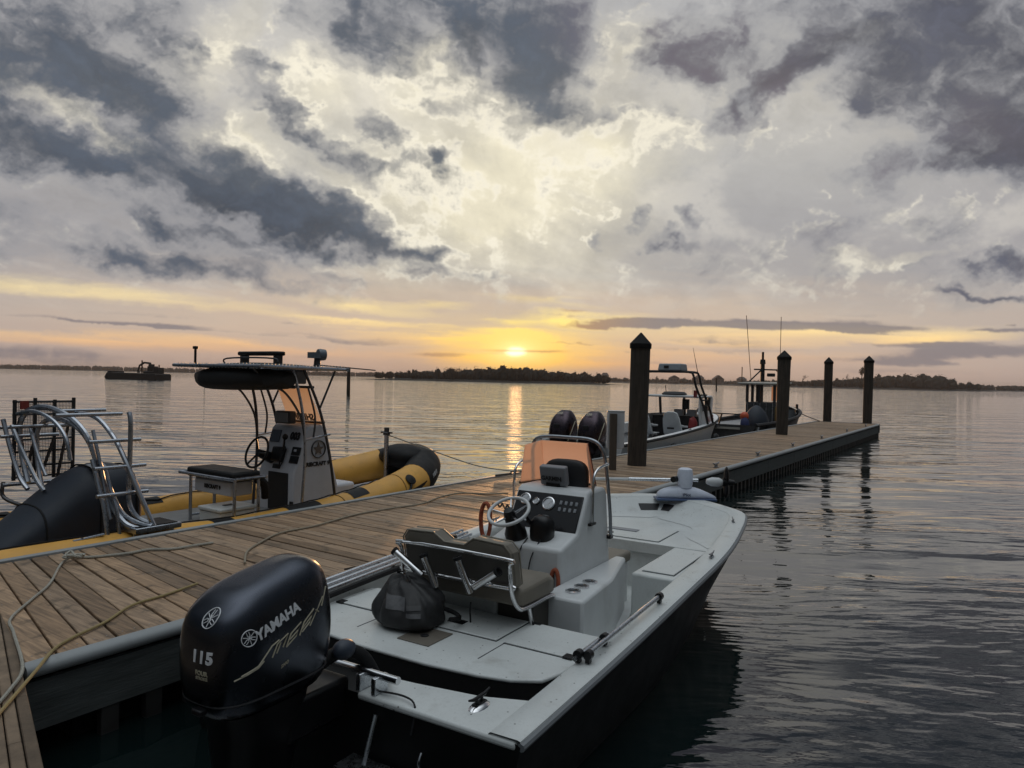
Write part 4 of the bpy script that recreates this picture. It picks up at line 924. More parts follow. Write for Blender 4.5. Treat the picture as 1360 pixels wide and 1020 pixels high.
# bow mounted trolling motor
p_ = bl(5.40, -.14, sheer(5.3) + .012); tm = thing('trolling_motor', 'white and blue grey electric trolling motor stowed on the bow of the near boat', 'trolling motor', p_, BRZ + R(-58))
M_tw = mat('trolling_white', (0.60, 0.64, 0.74), 0.3, var=0.06)
mb = MB(); rings = []
for x, w_, h in ((-.30, .03, .05), (-.27, .07, .10), (-.15, .085, .145), (0, .09, .16), (.15, .085, .14), (.27, .07, .09), (.36, .045, .05), (.40, .01, .02)):
    rings.append([(x, -w_, 0), (x, -w_ * .95, h * .6), (x, -w_ * .5, h), (x, w_ * .5, h), (x, w_ * .95, h * .6), (x, w_, 0)])
mb.loft(rings); mb.build('base_housing', M_tw, tm, sub=1, smooth=60)
MB().box(-.31, .38, -.10, .10, -.012, .012).build('base_plate', mat('mount_blue', (0.06, 0.10, 0.20), 0.4), tm, bevel=.004)
mb = MB(); mb.lathe([(.0, .10), (.075, .10), (.088, .14), (.090, .26), (.080, .31), (.05, .325), (0, .328)], (.03, 0, .03), n=20); mb.build('motor_head', M_tw, tm)
MB().cyl((-.62, .0, .215), (.18, 0, .215), .020, n=12).build('shaft', M_alu, tm); MB().cyl((.10, 0, .215), (-.62, 0, .215), .013, n=8) 
MB().cyl((-1.30, .05, .20), (-.28, .02, .215), .017, n=12).build('shaft', M_clean, tm)
MB().lathe([(0, -.09), (.03, -.08), (.052, -.02), (.052, .06), (.035, .10), (0, .11)], (.36, 0, .20), (1, 0, -.05), 18).build('lower_unit', M_clean, tm)
mb = MB()
for k in range(2): mb.loft([[(.56 + dx_, math.sin(a + k * math.pi) * 0 + (w_ * .3 + r_ * .0) , .20) for dx_, w_ in ((0, 0),)] for a, r_ in ((0, 0),)]) if False else None
mb.ball((.51, 0, .27), (.03, .05, .11), 10, 8); mb.ball((.51, 0, .12), (.03, .05, .11), 10, 8); mb.cyl((.46, 0, .198), (.60, 0, .193), .05, .03, 12); mb.build('propeller', M_black, tm)
MB().cyl((-.05, .03, .225), (-.12, -.05, .225), .035, n=12).build('collar', M_black, tm)
letters('lettering', 'iPilot', .045, mat('navy_print', (0.02, 0.03, 0.07), 0.5), tm, (.03, -.092, .055), (1, 0, 0), (0, .25, 1), bold=.001)
# its coiled black cable runs aft along the port gunwale
cc = MB(); A0 = bl(4.62, .78, sheer(4.6) + .06); B0 = bl(3.10, .98, sheer(3.1) + .25); pts = []
for i in range(150):
    t = i / 149; c_ = A0.lerp(B0, t) - Vector((0, 0, .10 * math.sin(math.pi * t))); a = 2 * math.pi * 19 * t
    pts.append(c_ + Vector((0, 0, 1)) * .022 * math.sin(a) + (B0 - A0).normalized() * .012 * math.cos(a) + Vector((.5, .85, 0)) * .01 * math.cos(a))
tag(cc.tube(pts, .0075, 6) and cc.build('coiled_cable', M_rubber), 'black coiled cable hanging from the trolling motor towards the console', 'cable')
# orange rope coils hung beside the console
M_or = mat('orange_rope', (0.30, 0.075, 0.035), 0.8, var=0.4, vscale=40, bump=0.4, bscale=60)
def coil(label, x, y, z, r, h):
    mb = MB(); pts = []
    for i in range(96):
        a = 2 * math.pi * 4 * i / 96; pts.append((.012 * math.sin(a * .25) + .006 * (i / 24), r * math.cos(a), h * math.sin(a)))
    mb.tube(pts, .013, 7); o = mb.build('rope_coil', M_or); o.location = bl(x, y, z); o.rotation_euler = (0, 0, BRZ); tag(o, label, 'rope', 'orange rope coils on the near boat')
coil('orange rope coil hanging left of the steering wheel', 2.02, .37, .98, .045, .14)
coil('orange rope coil hanging on the console beside the seat cushion', 1.925, -.30, .62, .03, .10)
# ================================================================ yellow inflatable (pier frame shifted to its own foot)
RC = (4.0, 3.85, 0.0); rp = pw(RC[0], RC[1])
rib = thing('inflatable_boat', 'yellow and black rigid inflatable boat with canopy moored along the far side of the pier', 'boat', rp, PRZ)
def RB(): return MB(RC)
M_yel = mat('yellow_tube', (0.66, 0.34, 0.06), 0.5, var=0.15, vscale=3.0, bump=0.12, bscale=5.0, dirt=((0.20, 0.12, 0.04), 5.0, .55, .75, .4))
M_ribblk = mat('black_hypalon', (0.006, 0.006, 0.0065), 0.6, var=0.3, vscale=8, spec=0.3)
M_con = mat('console_white', (0.52, 0.53, 0.57), 0.4, var=0.06)
M_tsilver = mat('ladder_alloy', (0.42, 0.44, 0.48), 0.30, 1.0, var=0.15, vscale=14)
M_tdark = mat('canopy_frame', (0.10, 0.10, 0.105), 0.4, 1.0, var=0.15, vscale=14)
half = [(.35, .95, .28, .16), (.6, .95, .27, .235), (1.5, .95, .265, .245), (2.6, .95, .245, .245), (3.2, .95, .225, .24), (4.4, .95, .25, .25), (5.2, .93, .32, .258), (5.9, .86, .41, .265), (6.5, .70, .50, .27), (6.9, .50, .585, .275), (7.2, .27, .66, .28), (7.32, 0, .69, .285)]
sp = smooth_path([(a, b, c) for a, b, c, r in half], 5); rad = [p.x for p in smooth_path([(r, 0, 0) for a, b, c, r in half], 5)]
def tube_part(name, m, i0, i1, s_, rk=1.0):
    mb = RB(); mb.tube([(p.x, 3.85 - s_ * p.y, p.z) for p in sp[i0:i1 + 1]], [r * rk for r in rad[i0:i1 + 1]], 22); return mb.build(name, m, rib, smooth=50)
N_ = len(sp) - 1; cut = next(i for i, p in enumerate(sp) if p.x > 6.5); cutp = next(i for i, p in enumerate(sp) if p.x > 7.0)
for s_ in (1, -1):
    tube_part('tube', M_yel, 0, cut if s_ > 0 else cutp, s_)
tot = [(p.x, 3.85 - p.y, p.z) for p in sp[cut - 1:]] + [(p.x, 3.85 + p.y, p.z) for p in reversed(sp[cutp - 1:-1])]
rt = rad[cut - 1:] + list(reversed(rad[cutp - 1:-1]))
mb = RB(); mb.tube(tot, [r * 1.012 for r in rt], 22); mb.build('bow_cap', M_ribblk, rib, smooth=50)
mb = RB(); mb.ball((7.02, 3.85, .80), (.36, .44, .20), 16, 10); mb.build('bow_dodger', M_ribblk, rib)
# black rub pads and patches over the tubes
def pad(a0, a1, s_, ang0, ang1, m=M_ribblk, name='rub_pad', k=1.018):
    mb = RB(); rings = []
    ii = [i for i, p in enumerate(sp) if a0 <= p.x <= a1]
    for i in ii:
        p, r = sp[i], rad[i]; rings.append([(p.x, 3.85 - s_ * (p.y + r * k * math.cos(R(a))), p.z + r * k * math.sin(R(a))) for a in range(ang0, ang1 + 1, 10)])
    if len(rings) > 1: mb.loft(rings, closed=False); mb.build(name, m, rib, smooth=60)
for a0, a1 in ((2.9, 3.3), (3.7, 4.5)): pad(a0, a1, 1, 30, 100)
pad(1.75, 2.0, 1, 40, 80)
pad(4.9, 5.3, 1, 50, 110); pad(2.6, 3.5, -1, 60, 130); pad(5.6, 6.3, -1, 50, 90); pad(1.2, 1.8, -1, 60, 120)
pad(.5, 6.5, 1, -10, 10, name='rub_strake', k=1.04)
mb = RB(); mb.lathe([(0, 0), (.085, 0), (.085, .012), (.03, .03), (0, .03)], (6.05, 3.85 - .86 - .19, .41 + .20), (-.05, -.7, .7), 18); mb.build('handle_patch', M_ribblk, rib)
mb = RB(); mb.tube(smooth_path([(6.05, 2.80, .61), (6.0, 2.74, .52), (5.93, 2.73, .45)], 4), .018, 6); mb.build('grab_strap', M_ribblk, rib)
mb = RB(); mb.lathe([(0, 0), (.06, 0), (.06, .01), (0, .012)], (2.9, 3.85 + .95 - .245, .36), (0, -1, .25), 16); mb.build('valve', M_ribblk, rib)
# glued seams and a looped grab line
for s_ in (1, -1):
    for a_ in (2.2, 4.75, 5.9):
        i_ = min(range(len(sp)), key=lambda i: abs(sp[i].x - a_)); c_, r_ = sp[i_], rad[i_] * 1.006
        mb = RB(); mb.tube([(c_.x, 3.85 - s_ * (c_.y + r_ * math.cos(R(q))), c_.z + r_ * math.sin(R(q))) for q in range(-20, 201, 11)], .009, 5); mb.build('tube_seam', mat('seam_tape', (0.30, 0.16, 0.035), 0.6), rib)
    pts = []
    for k in range(49):
        a_ = .9 + 4.9 * k / 48; i_ = min(range(len(sp)), key=lambda i: abs(sp[i].x - a_)); c_, r_ = sp[i_], rad[i_] * 1.05
        an = R(118 - 16 * abs(math.sin(math.pi * k / 8))); pts.append((a_, 3.85 - s_ * (c_.y + r_ * math.cos(an)), c_.z + r_ * math.sin(an)))
    mb = RB(); mb.tube(pts, .008, 6); mb.build('grab_line', M_rubber, rib)
# registration on the black bow
def rib_letters(body, size, o, ex, ey, m=M_clean, **k): return letters('lettering', body, size, m, rib, Vector(o) - Vector(RC), ex, ey, **k)
bi = next(i for i, p in enumerate(sp) if p.x > 6.66); bp, br = sp[bi], rad[bi]; bt = Vector((sp[bi + 2].x - bp.x, -(sp[bi + 2].y - bp.y), sp[bi + 2].z - bp.z)).normalized()
bn = Vector((-bt.y, bt.x, 0)).normalized() * -1
if bn.y > 0: bn = -bn
bo = Vector((bp.x, 3.85 - bp.y, bp.z)) + (bn * .97 + Vector((0, 0, .26))) * br * 1.03
rib_letters('F 503 B', .085, bo, bt, Vector((0, 0, 1)) - bn * .2, bold=.003)
mb = RB(); mb.loft([[(.55, 3.0, .20), (.55, 4.7, .20), (.55, 4.4, -.15), (.55, 3.3, -.15)], [(5.5, 3.05, .22), (5.5, 4.65, .22), (5.4, 4.3, -.12), (5.4, 3.4, -.12)], [(6.9, 3.6, .42), (6.9, 4.1, .42), (6.4, 3.9, .05), (6.4, 3.8, .05)]]); mb.build('hull', M_con, rib, smooth=40)
mb = RB(); mb.prism([(.7, 3.1), (5.5, 3.15), (6.4, 3.5), (6.75, 3.85), (6.4, 4.2), (5.5, 4.55), (.7, 4.6)], [.24, .245, .31, .36, .31, .245, .24], [.295, .30, .35, .39, .35, .30, .295]); mb.build('deck', mat('deck_grey', (0.20, 0.20, 0.20), 0.7, var=0.2), rib)
mb = RB(); mb.box(.45, .60, 3.1, 4.6, -.2, .50); mb.build('transom', M_con, rib, bevel=.02)
# console
C0, C1 = 3.34, 4.06
cprof = [(4.40, .24), (4.40, .80), (4.46, .92), (4.60, 1.36), (4.66, 1.42), (4.86, 1.43), (4.93, 1.36), (5.17, .56), (5.17, .24)]
mb = RB(); mb.xprism(cprof, C0, C1); mb.build('console', M_con, rib, bevel=.03, seg=3)
mb = RB(); mb.box(5.14, 5.55, C0 + .06, C1 - .06, .24, .58); mb.build('console_seat', M_con, rib, bevel=.05, seg=3)
sl = Vector((.14, 0, .44)).normalized(); sn = Vector((-sl.z, 0, sl.x))
def face(t, y): return Vector((4.46, y, .92)) + sl * t - Vector(RC)
def plate(name, t, y, ht, hy, m, d=.006, bev=.004):
    mb = MB(); mb.obox(face(t, y) + sn * (.002 + d), sl * ht, (0, hy, 0), sn * d); return mb.build(name, m, rib, bevel=bev)
plate('instrument_panel', .35, 3.92, .085, .10, mat('panel_blue', (0.075, 0.09, 0.12), 0.3))
plate('switch_panel', .17, 3.42, .055, .085, M_black); plate('radio', .055, 3.42, .05, .085, M_black); plate('radio_screen', .175, 3.43, .016, .02, M_con, .012)
plate('throttle_base', .10, 3.72, .10, .11, M_black, .04, .02); plate('trim_gauge', -.06, 3.72, .03, .08, M_black, .008)
o_ = face(.16, 3.60); mb = MB(); mb.tube([o_ + sn * .07, o_ + sn * .10 + sl * .14], [.016, .014], 8); mb.ball(o_ + sn * .10 + sl * .17, (.035, .045, .04), 10, 8); mb.build('throttle_lever', M_black, rib)
mb = MB(); mb.tube(smooth_path([o_ + sn * .05 + sl * .05, o_ + sn * .08 - sl * .12, o_ + sn * .06 - sl * .22, o_ + sn * .03 - sl * .15], 5), .009, 6); mb.build('radio_cord', M_black, rib)
letters('lettering', '003', .13, M_ink, rib, face(.365, 3.52) + sn * .004, (0, -1, 0), sl, bold=.010)
mb = RB(); mb.prism([(4.388, 3.44), (4.405, 3.44), (4.405, 3.84), (4.388, 3.84)], .26, .80); mb.build('console_door', M_ink, rib, bevel=.006)
mb = RB(); mb.box(4.39, 4.405, 3.335, 3.40, .36, .44); mb.build('console_vent', M_ink, rib, bevel=.004)
# badge and name on the starboard face
star = MB(); sc_ = Vector((4.80, C0 - .004, 1.10)) - Vector(RC); pts = []
star.tube([sc_ + Vector((.115 * math.cos(a), 0, .115 * math.sin(a))) for a in [2 * math.pi * i / 28 for i in range(28)]], .022, 6, closed=True, flat=.25)
star.build('badge', mat('badge_dark', (0.05, 0.045, 0.045), 0.5), rib)
star = MB(); pts = [sc_ + Vector(((.088 if i % 2 == 0 else .038) * math.cos(math.pi / 2 + i * math.pi / 5), 0, (.088 if i % 2 == 0 else .038) * math.sin(math.pi / 2 + i * math.pi / 5))) for i in range(10)]
star.loft([[p + Vector((0, -.012, 0)) for p in pts], [p for p in pts]]); star.build('badge_star', mat('badge_bronze', (0.16, 0.13, 0.11), 0.4), rib, smooth=0)
letters('lettering', 'RIBCRAFT 9', .075, M_ink, rib, Vector((4.80, C0 - .003, .90)) - Vector(RC), (1, 0, 0), (0, 0, 1), bold=.004)
# wheel
mb = RB(); wc_ = Vector((4.22, 3.86, 1.06)); n_ = Vector((-.88, 0, .35)).normalized(); u_ = Vector((n_.z, 0, -n_.x)); v_ = Vector((0, 1, 0))
mb.tube([wc_ + .21 * (math.cos(a) * u_ + math.sin(a) * v_) for a in [2 * math.pi * i / 32 for i in range(32)]], .016, 8, closed=True); rw_ = mb.build('steering_wheel', M_black, rib)
for i in range(3):
    a = 2 * math.pi * i / 3 + .5; mb = RB(); mb.tube([wc_ - n_ * .03, wc_ + .2 * (math.cos(a) * u_ + math.sin(a) * v_)], .014, 6); mb.build('spoke', M_black, rw_)
mb = RB(); mb.cyl(wc_ - n_ * .02, wc_ - n_ * .26, .05, .075, 14); mb.build('hub', M_black, rw_)
mb = RB(); mb.box(4.54, 4.66, 3.62, 3.92, 1.43, 1.60); mb.build('plotter', mat('plotter_dark', (0.05, 0.055, 0.06), 0.5), rib, bevel=.02)
mb = RB(); mb.box(4.52, 4.54, 3.64, 3.90, 1.45, 1.58); mb.build('plotter_screen', M_grey, rib, bevel=.006)
# windshield: pale peach, word reads from ahead
pane('windshield', Vector((4.86, 4.02, 1.43)) - Vector(RC), Vector((4.86, 3.32, 1.43)) - Vector(RC), Vector((4.62, 3.36, 1.93)) - Vector(RC), Vector((4.62, 3.98, 1.93)) - Vector(RC), M_peach2, rib)
wl_ = Vector((-.24, 0, .5)).normalized(); letters('lettering', 'SHERIFF', .135, M_ink, rib, Vector((4.800, 3.67, 1.515)) - Vector(RC), (0, 1, 0), wl_, bold=.006)
mb = RB(); mb.box(4.845, 4.875, 3.30, 4.04, 1.435, 1.47); mb.build('windshield_trim', mat('red_brown_trim', (0.09, 0.025, 0.02), 0.5), rib)
# canopy: frame legs, laced top, kit bag slung below it
def leg(pts, r=.019, m=None, name='canopy_leg'): mb = RB(); mb.tube(smooth_path(pts, 5), r, 8); mb.build(name, m or M_tdark, rib)
for y, k in ((3.20, 1), (4.20, -1)):
    leg([(5.02, y, .24), (4.96, y, .60), (4.86, y, 1.10), (4.70, y + .02 * k, 1.66), (4.45, y + .04 * k, 2.17)])
    leg([(4.42, y, .24), (4.44, y, .60), (4.47, y, 1.10), (4.42, y + .02 * k, 1.66), (4.28, y + .04 * k, 2.17)], m=M_tsilver if k > 0 else None)
    leg([(4.47, y, 1.22), (4.40, y + .02 * k, 1.55), (4.18, y + .04 * k, 1.85), (3.95, y + .05 * k, 1.97), (3.70, y + .05 * k, 2.16)], .015)
    leg([(4.47, y, 1.25), (4.88, y, 1.30)], .014, M_tsilver, 'canopy_rail'); leg([(4.70, y, 1.66), (4.95, y, 2.16)], .014, None, 'canopy_brace')
    leg([(4.50, y, 1.92), (4.62, y, 1.55), (4.60, y, 1.28)], .013)
for x in (4.30, 4.60): leg([(x, 3.22, 1.93), (x, 4.18, 1.93)], .018, None, 'canopy_rail')
T0, T1, Y0, Y1, TZ = 3.62, 4.92, 3.0, 4.72, 2.185
mb = RB(); mb.tube(smooth_path([(T0, Y0 + .08, TZ), (T0 + .08, Y0, TZ), (T1 - .08, Y0, TZ - .015), (T1, Y0 + .08, TZ - .015), (T1, Y1 - .08, TZ - .015), (T1 - .08, Y1, TZ - .015), (T0 + .08, Y1, TZ), (T0, Y1 - .08, TZ)], 4, True), .022, 8, closed=True); mb.build('canopy_frame', M_tsilver, rib)
mb = RB(); nx, ny = 8, 8; g = [[(T0 + .04 + (T1 - T0 - .08) * i / nx, Y0 + .04 + (Y1 - Y0 - .08) * j / ny, TZ + .012 + .045 * math.sin(math.pi * i / nx) * math.sin(math.pi * j / ny)) for j in range(ny + 1)] for i in range(nx + 1)]
mb.loft(g, closed=False); mb.build('canopy_top', mat('canopy_cloth', (0.045, 0.05, 0.052), 0.7, var=0.2), rib).modifiers.new('thick', 'SOLIDIFY').thickness = .012
mb = RB()
for i in range(26):
    t = i / 25
    for q in ((T0 + (T1 - T0) * t, Y0), (T0 + (T1 - T0) * t, Y1), (T0, Y0 + (Y1 - Y0) * t), (T1, Y0 + (Y1 - Y0) * t)):
        mb.tube([(q[0], q[1], TZ - .03), (q[0] + .014, q[1] + .014, TZ + .034)], .006, 4)
mb.build('canopy_lacing', M_clean, rib)['kind'] = 'stuff'
mb = RB(); rings = []
for y, r1, r2 in ((3.12, .03, .03), (3.16, .17, .105), (3.4, .22, .13), (3.9, .23, .14), (4.35, .23, .14), (4.58, .18, .11), (4.63, .04, .04)):
    rings.append([(4.02 + r1 * 1.5 * math.copysign(abs(math.cos(a)) ** .7, math.cos(a)) + .03 * mnoise.noise(Vector((y * 3, a, 0))), y, 2.02 + r2 * math.copysign(abs(math.sin(a)) ** .7, math.sin(a)) + .02 * mnoise.noise(Vector((y * 4, a * 2, 5)))) for a in [2 * math.pi * k / 20 for k in range(20)]])
mb.loft(rings); mb.build('kit_bag', M_bag, rib, smooth=60)
mb = RB(); mb.box(4.42, 4.60, 3.35, 3.80, 1.97, 2.15); mb.build('electronics_box', M_grey, rib, bevel=.02)
# on the canopy: light bar, radar, lamp pole, aerial
mb = RB(); mb.obox((4.25, 3.85, 2.36), (.07, 0, 0), (0, .42, 0), (0, 0, .028)); mb.build('light_bar', M_black, rib, bevel=.02)
for y in (3.5, 4.2): mb = RB(); mb.box(4.20, 4.30, y - .03, y + .03, TZ + .03, 2.335); mb.build('light_bracket', M_tdark, rib)
leg([(4.08, 3.35, TZ + .01), (4.08, 3.35, 2.29), (4.08, 4.35, 2.29), (4.08, 4.35, TZ + .01)], .011, M_tdark, 'roof_rail')
mb = RB(); mb.cyl((4.85, 3.45, TZ), (4.85, 3.45, 2.33), .05, .04, 12); mb.build('radar_foot', M_tdark, rib)
mb = RB(); mb.box(4.74, 4.88, 3.38, 3.52, 2.32, 2.40); mb.lathe([(0, 0), (.075, 0), (.082, .03), (.075, .10), (0, .12)], (4.86, 3.45, 2.37), (1, -.3, 0), 18); mb.build('searchlight', mat('lamp_grey', (0.13, 0.15, 0.17), 0.35), rib)
mb = RB(); mb.cyl((3.72, 4.50, TZ), (3.72, 4.50, 2.40), .016, n=8); mb.lathe([(0, 0), (.035, 0), (.035, .035), (0, .04)], (3.72, 4.50, 2.40), n=12); mb.build('stern_light', M_black, rib)
leg([(4.60, 3.15, TZ + .04), (5.45, 2.95, TZ - .01)], .008, M_tdark, 'aerial')
# helm seat
for y in (3.02, 3.90):
    for x in (3.32, 3.64): leg([(x, y, .24), (x, y, .86)], .019, M_tsilver, 'seat_leg')
    leg([(3.32, y, .36), (3.64, y, .36)], .015, M_tsilver, 'seat_rail')
mb = RB(); mb.tube(smooth_path([(3.24, 2.98, .88), (3.24, 3.94, .88), (3.30, 3.98, .88), (3.64, 3.98, .88), (3.68, 3.92, .88), (3.68, 3.0, .88), (3.64, 2.96, .88), (3.30, 2.96, .88)], 4, True), .019, 8, closed=True); mb.build('seat_rail', M_tsilver, rib)
mb = RB(); mb.box(3.33, 3.62, 3.10, 3.84, .66, .83); mb.build('seat_locker', M_con, rib, bevel=.02)
mb = RB(); mb.box(3.28, 3.66, 3.0, 3.94, .835, .95); mb.build('seat_cushion', M_ribblk, rib, bevel=.03)
letters('lettering', 'RIBCRAFT 9', .062, M_ink, rib, Vector((3.325, 3.46, .745)) - Vector(RC), (0, -1, 0), (0, 0, 1), bold=.004)
mb = RB(); mb.tube(smooth_path([(3.64, 3.05, .84), (3.74, 3.05, .78), (3.78, 3.07, .60)], 4), .05, 8); mb.build('seat_strap', M_ribblk, rib)
# bow post
mb = RB(); mb.cyl((6.62, 3.85, .38), (6.62, 3.85, 1.20), .036, n=14); mb.build('towing_post', M_tsilver, rib)
mb = RB(); mb.lathe([(0, 0), (.055, 0), (.055, .04), (.04, .05), (.04, .12), (0, .125)], (6.62, 3.85, 1.16), n=16); mb.cyl((6.62, 3.73, 1.20), (6.62, 3.97, 1.20), .014, n=8); mb.build('post_head', M_tdark, rib)
mb = RB(); mb.ball((5.55, 3.60, .34), (.16, .2, .10), 12, 8, .3, 4); mb.build('gear_bundle', M_bag, rib)
# covered motor at the stern
M_navy = mat('navy_cover', (0.012, 0.018, 0.030), 0.6, var=0.3, vscale=4, bump=0.4, bscale=9)
mb = RB(); rings = []
for x, zt, zb, w_ in ((1.05, .34, .2, .30), (1.20, .44, .12, .36), (1.55, .72, .10, .40), (1.85, .98, .10, .42), (2.05, 1.08, .12, .42), (2.25, 1.12, .15, .40), (2.45, 1.06, .22, .36), (2.56, .92, .30, .28), (2.60, .74, .42, .15)):
    zc, hz = (zt + zb) / 2, (zt - zb) / 2
    rings.append([(x, 3.85 + w_ * math.copysign(abs(math.cos(a)) ** .75, math.cos(a)), zc + hz * math.copysign(abs(math.sin(a)) ** .75, math.sin(a))) for a in [2 * math.pi * k / 24 for k in range(24)]])
mb.loft(rings); mb.build('motor_cover', M_navy, rib, sub=1, smooth=50)
for q in (2, 4, 6):
    mb = RB(); mb.tube([Vector((c_[0], 3.85 + (c_[1] - 3.85) * 1.004, c_[2] + .002)) for c_ in rings[q]], .010, 6, closed=True); mb.build('cover_seam', M_rubber, rib)
mb = RB(); mb.loft([[(x, y, z + .012) for x, y, z in ((2.02, 3.52, 1.02), (2.02, 3.62, 1.07), (2.02, 3.72, 1.085))], [(x, y, z + .012) for x, y, z in ((2.16, 3.52, 1.05), (2.16, 3.62, 1.095), (2.16, 3.72, 1.105))]], closed=False); mb.build('cover_patch', M_grey, rib)
mb = RB(); mb.box(1.2, 2.4, 3.5, 4.2, -.25, .35); mb.build('motor_leg', M_black, rib, bevel=.05)
mb = RB(); mb.box(1.42, 1.50, 3.10, 3.28, .10, .24); mb.build('stern_lamp', M_con, rib, bevel=.01)
# boarding ladder of bent tube over the motor, with rungs fore and aft
def hoop(a, pts, r=.025): mb = RB(); mb.tube(smooth_path([(a + k, l_, z) for l_, z, k in pts], 5), r, 8); mb.build('ladder_tube', M_tsilver, rib)
hoop(1.72, [(4.20, .90, -.05), (4.36, 1.20, -.05), (4.42, 1.48, -.05), (4.30, 1.64, -.03), (3.95, 1.70, 0), (3.55, 1.62, .05), (3.28, 1.44, .10), (3.14, 1.15, .15), (3.0, .80, .2), (2.86, .60, .27), (2.72, .54, .35)], .030)
hoop(1.78, [(4.02, .86, -.05), (4.16, 1.15, -.04), (4.20, 1.42, -.03), (4.08, 1.55, 0), (3.80, 1.58, .02), (3.45, 1.48, .06), (3.22, 1.25, .10), (3.10, 1.0, .15), (2.95, .70, .22), (2.80, .60, .3), (2.68, .56, .38)], .024)
hoop(2.0, [(4.25, 1.55, 0), (3.85, 1.63, 0), (3.45, 1.60, 0), (3.15, 1.42, .02), (2.98, 1.20, .05), (2.86, .95, .1), (2.72, .62, .18), (2.70, .56, .2)], .024)
hoop(2.08, [(2.98, 1.68, 0), (2.95, 1.58, 0), (2.95, 1.3, 0), (2.96, 1.0, 0), (2.95, .78, 0), (2.88, .63, .05), (2.78, .57, .14)], .024)
hoop(1.80, [(3.12, 1.22, .0), (3.02, .95, .02), (2.94, .72, .04), (2.86, .25, .06)], .022)
hoop(1.90, [(3.06, 1.12, .0), (2.98, .9, .02), (2.9, .70, .04), (2.84, .25, .06)], .018)
hoop(1.55, [(4.30, 1.5, 0), (4.12, 1.2, .05), (3.95, .95, .1), (3.82, .85, .12)], .022)
hoop(1.62, [(4.34, 1.62, 0), (3.95, 1.66, 0), (3.60, 1.58, .03), (3.40, 1.42, .06), (3.34, 1.2, .08)], .02)
hoop(1.50, [(4.38, 1.56, 0), (4.26, 1.25, .03), (4.12, .98, .06), (4.0, .86, .09)], .024)
hoop(1.66, [(4.16, 1.50, 0), (4.0, 1.2, .02), (3.86, 1.0, .04)], .018)
hoop(1.84, [(3.20, 1.50, 0), (3.10, 1.20, .02), (3.02, .9, .04), (2.94, .64, .06)], .018)
for a0, a1, y, z in ((1.50, 2.12, 3.2, 1.655), (1.72, 2.22, 3.02, 1.40), (1.74, 2.24, 2.95, 1.145), (1.74, 2.24, 2.90, .885), (1.42, 1.62, 4.42, 1.47), (1.45, 2.0, 4.30, 1.385), (1.46, 1.95, 4.26, .885), (1.8, 2.3, 3.9, 1.66), (1.45, 2.05, 4.05, 1.50)):
    mb = RB(); mb.cyl((a0, y, z), (a1, y, z), .019, n=10); mb.build('rung', M_tsilver, rib)
mb = RB(); mb.tube(smooth_path([(1.52, 4.40, .9), (1.52, 4.38, .74), (1.66, 4.1, .64), (1.75, 3.9, .60)], 5), .02, 8); mb.build('ladder_tube', M_tdark, rib)
mb = RB(); mb.box(2.0, 2.47, 2.66, 3.05, .51, .565); pf = mb.build('platform', M_tsilver, rib, bevel=.008)
mb = RB(); mb.box(2.03, 2.44, 2.69, 3.02, .566, .572); mb.build('tread', M_rubber, pf)
for x, y in ((2.03, 2.75), (2.12, 2.80), (2.40, 2.72), (2.44, 2.95)): mb = RB(); mb.tube([(x, y, .51), (x + .05, y - .02, .24)], .014, 8); mb.build('platform_leg', M_tsilver, pf)
for x in (1.60, 1.70): mb = RB(); mb.cyl((x, 2.86, .12), (x, 2.86, .52), .012, n=8); mb.build('stern_rail', M_tsilver, rib)
mb = RB(); mb.cyl((1.52, 2.86, .50), (1.80, 2.86, .52), .013, n=8); mb.build('stern_rail', M_tsilver, rib)
# dark mesh screens folded behind the ladder
M_mesh = mat('black_mesh', (0.02, 0.02, 0.021), 0.6); mb = RB()
for i in range(4): mb.tube([(1.62 + .195 * i, 4.42, .90), (1.62 + .195 * i, 4.42, 1.76 + (.02 if i % 2 else 0))], .019, 6)
for z in (.93, 1.05, 1.2, 1.33, 1.47, 1.6, 1.74): mb.tube([(1.60, 4.42, z), (2.22, 4.42, z)], .011, 5)
mb.build('screen_frame', M_mesh, rib)
mb = RB()
for i in range(40): mb.tube([(1.62 + .585 * i / 39, 4.45, .92), (1.62 + .585 * i / 39, 4.45, 1.74)], .0028, 3)
for i in range(52): mb.tube([(1.62, 4.452, .92 + .82 * i / 51), (2.205, 4.452, .92 + .82 * i / 51)], .0028, 3)
mb.build('screen_mesh', M_mesh, rib, smooth=0)['kind'] = 'stuff'
mb = RB(); mb.box(1.66, 1.74, 4.38, 4.40, 1.66, 1.75); mb.build('red_tag', mat('red_paint', (0.22, 0.03, 0.02), 0.5), rib)
for (x, z0, z1) in ((1.70, .92, 1.5), (1.86, .95, 1.35), (2.02, .9, 1.6)): mb = RB(); mb.tube([(x, 4.36, z0), (x + .1, 4.3, z1)], .016, 6); mb.build('screen_strut', M_tdark, rib)
# white crate on its deck
cp = pw(3.42, 3.30, .298); crate = thing('white_crate', 'small white lidded box on the deck under the helm seat of the yellow boat', 'box', cp, PRZ)
MB().box(-.22, .24, -.20, .22, 0, .19).build('crate_body', M_white, crate, bevel=.012); MB().box(-.235, .255, -.215, .235, .192, .235).build('lid', M_white, crate, bevel=.012)
MB().box(-.05, .07, -.03, .03, .236, .242).build('handle', M_ink, crate)
MB().box(.20, .243, -.207, -.16, .04, .12).build('red_label', MATS['red_paint'], crate)
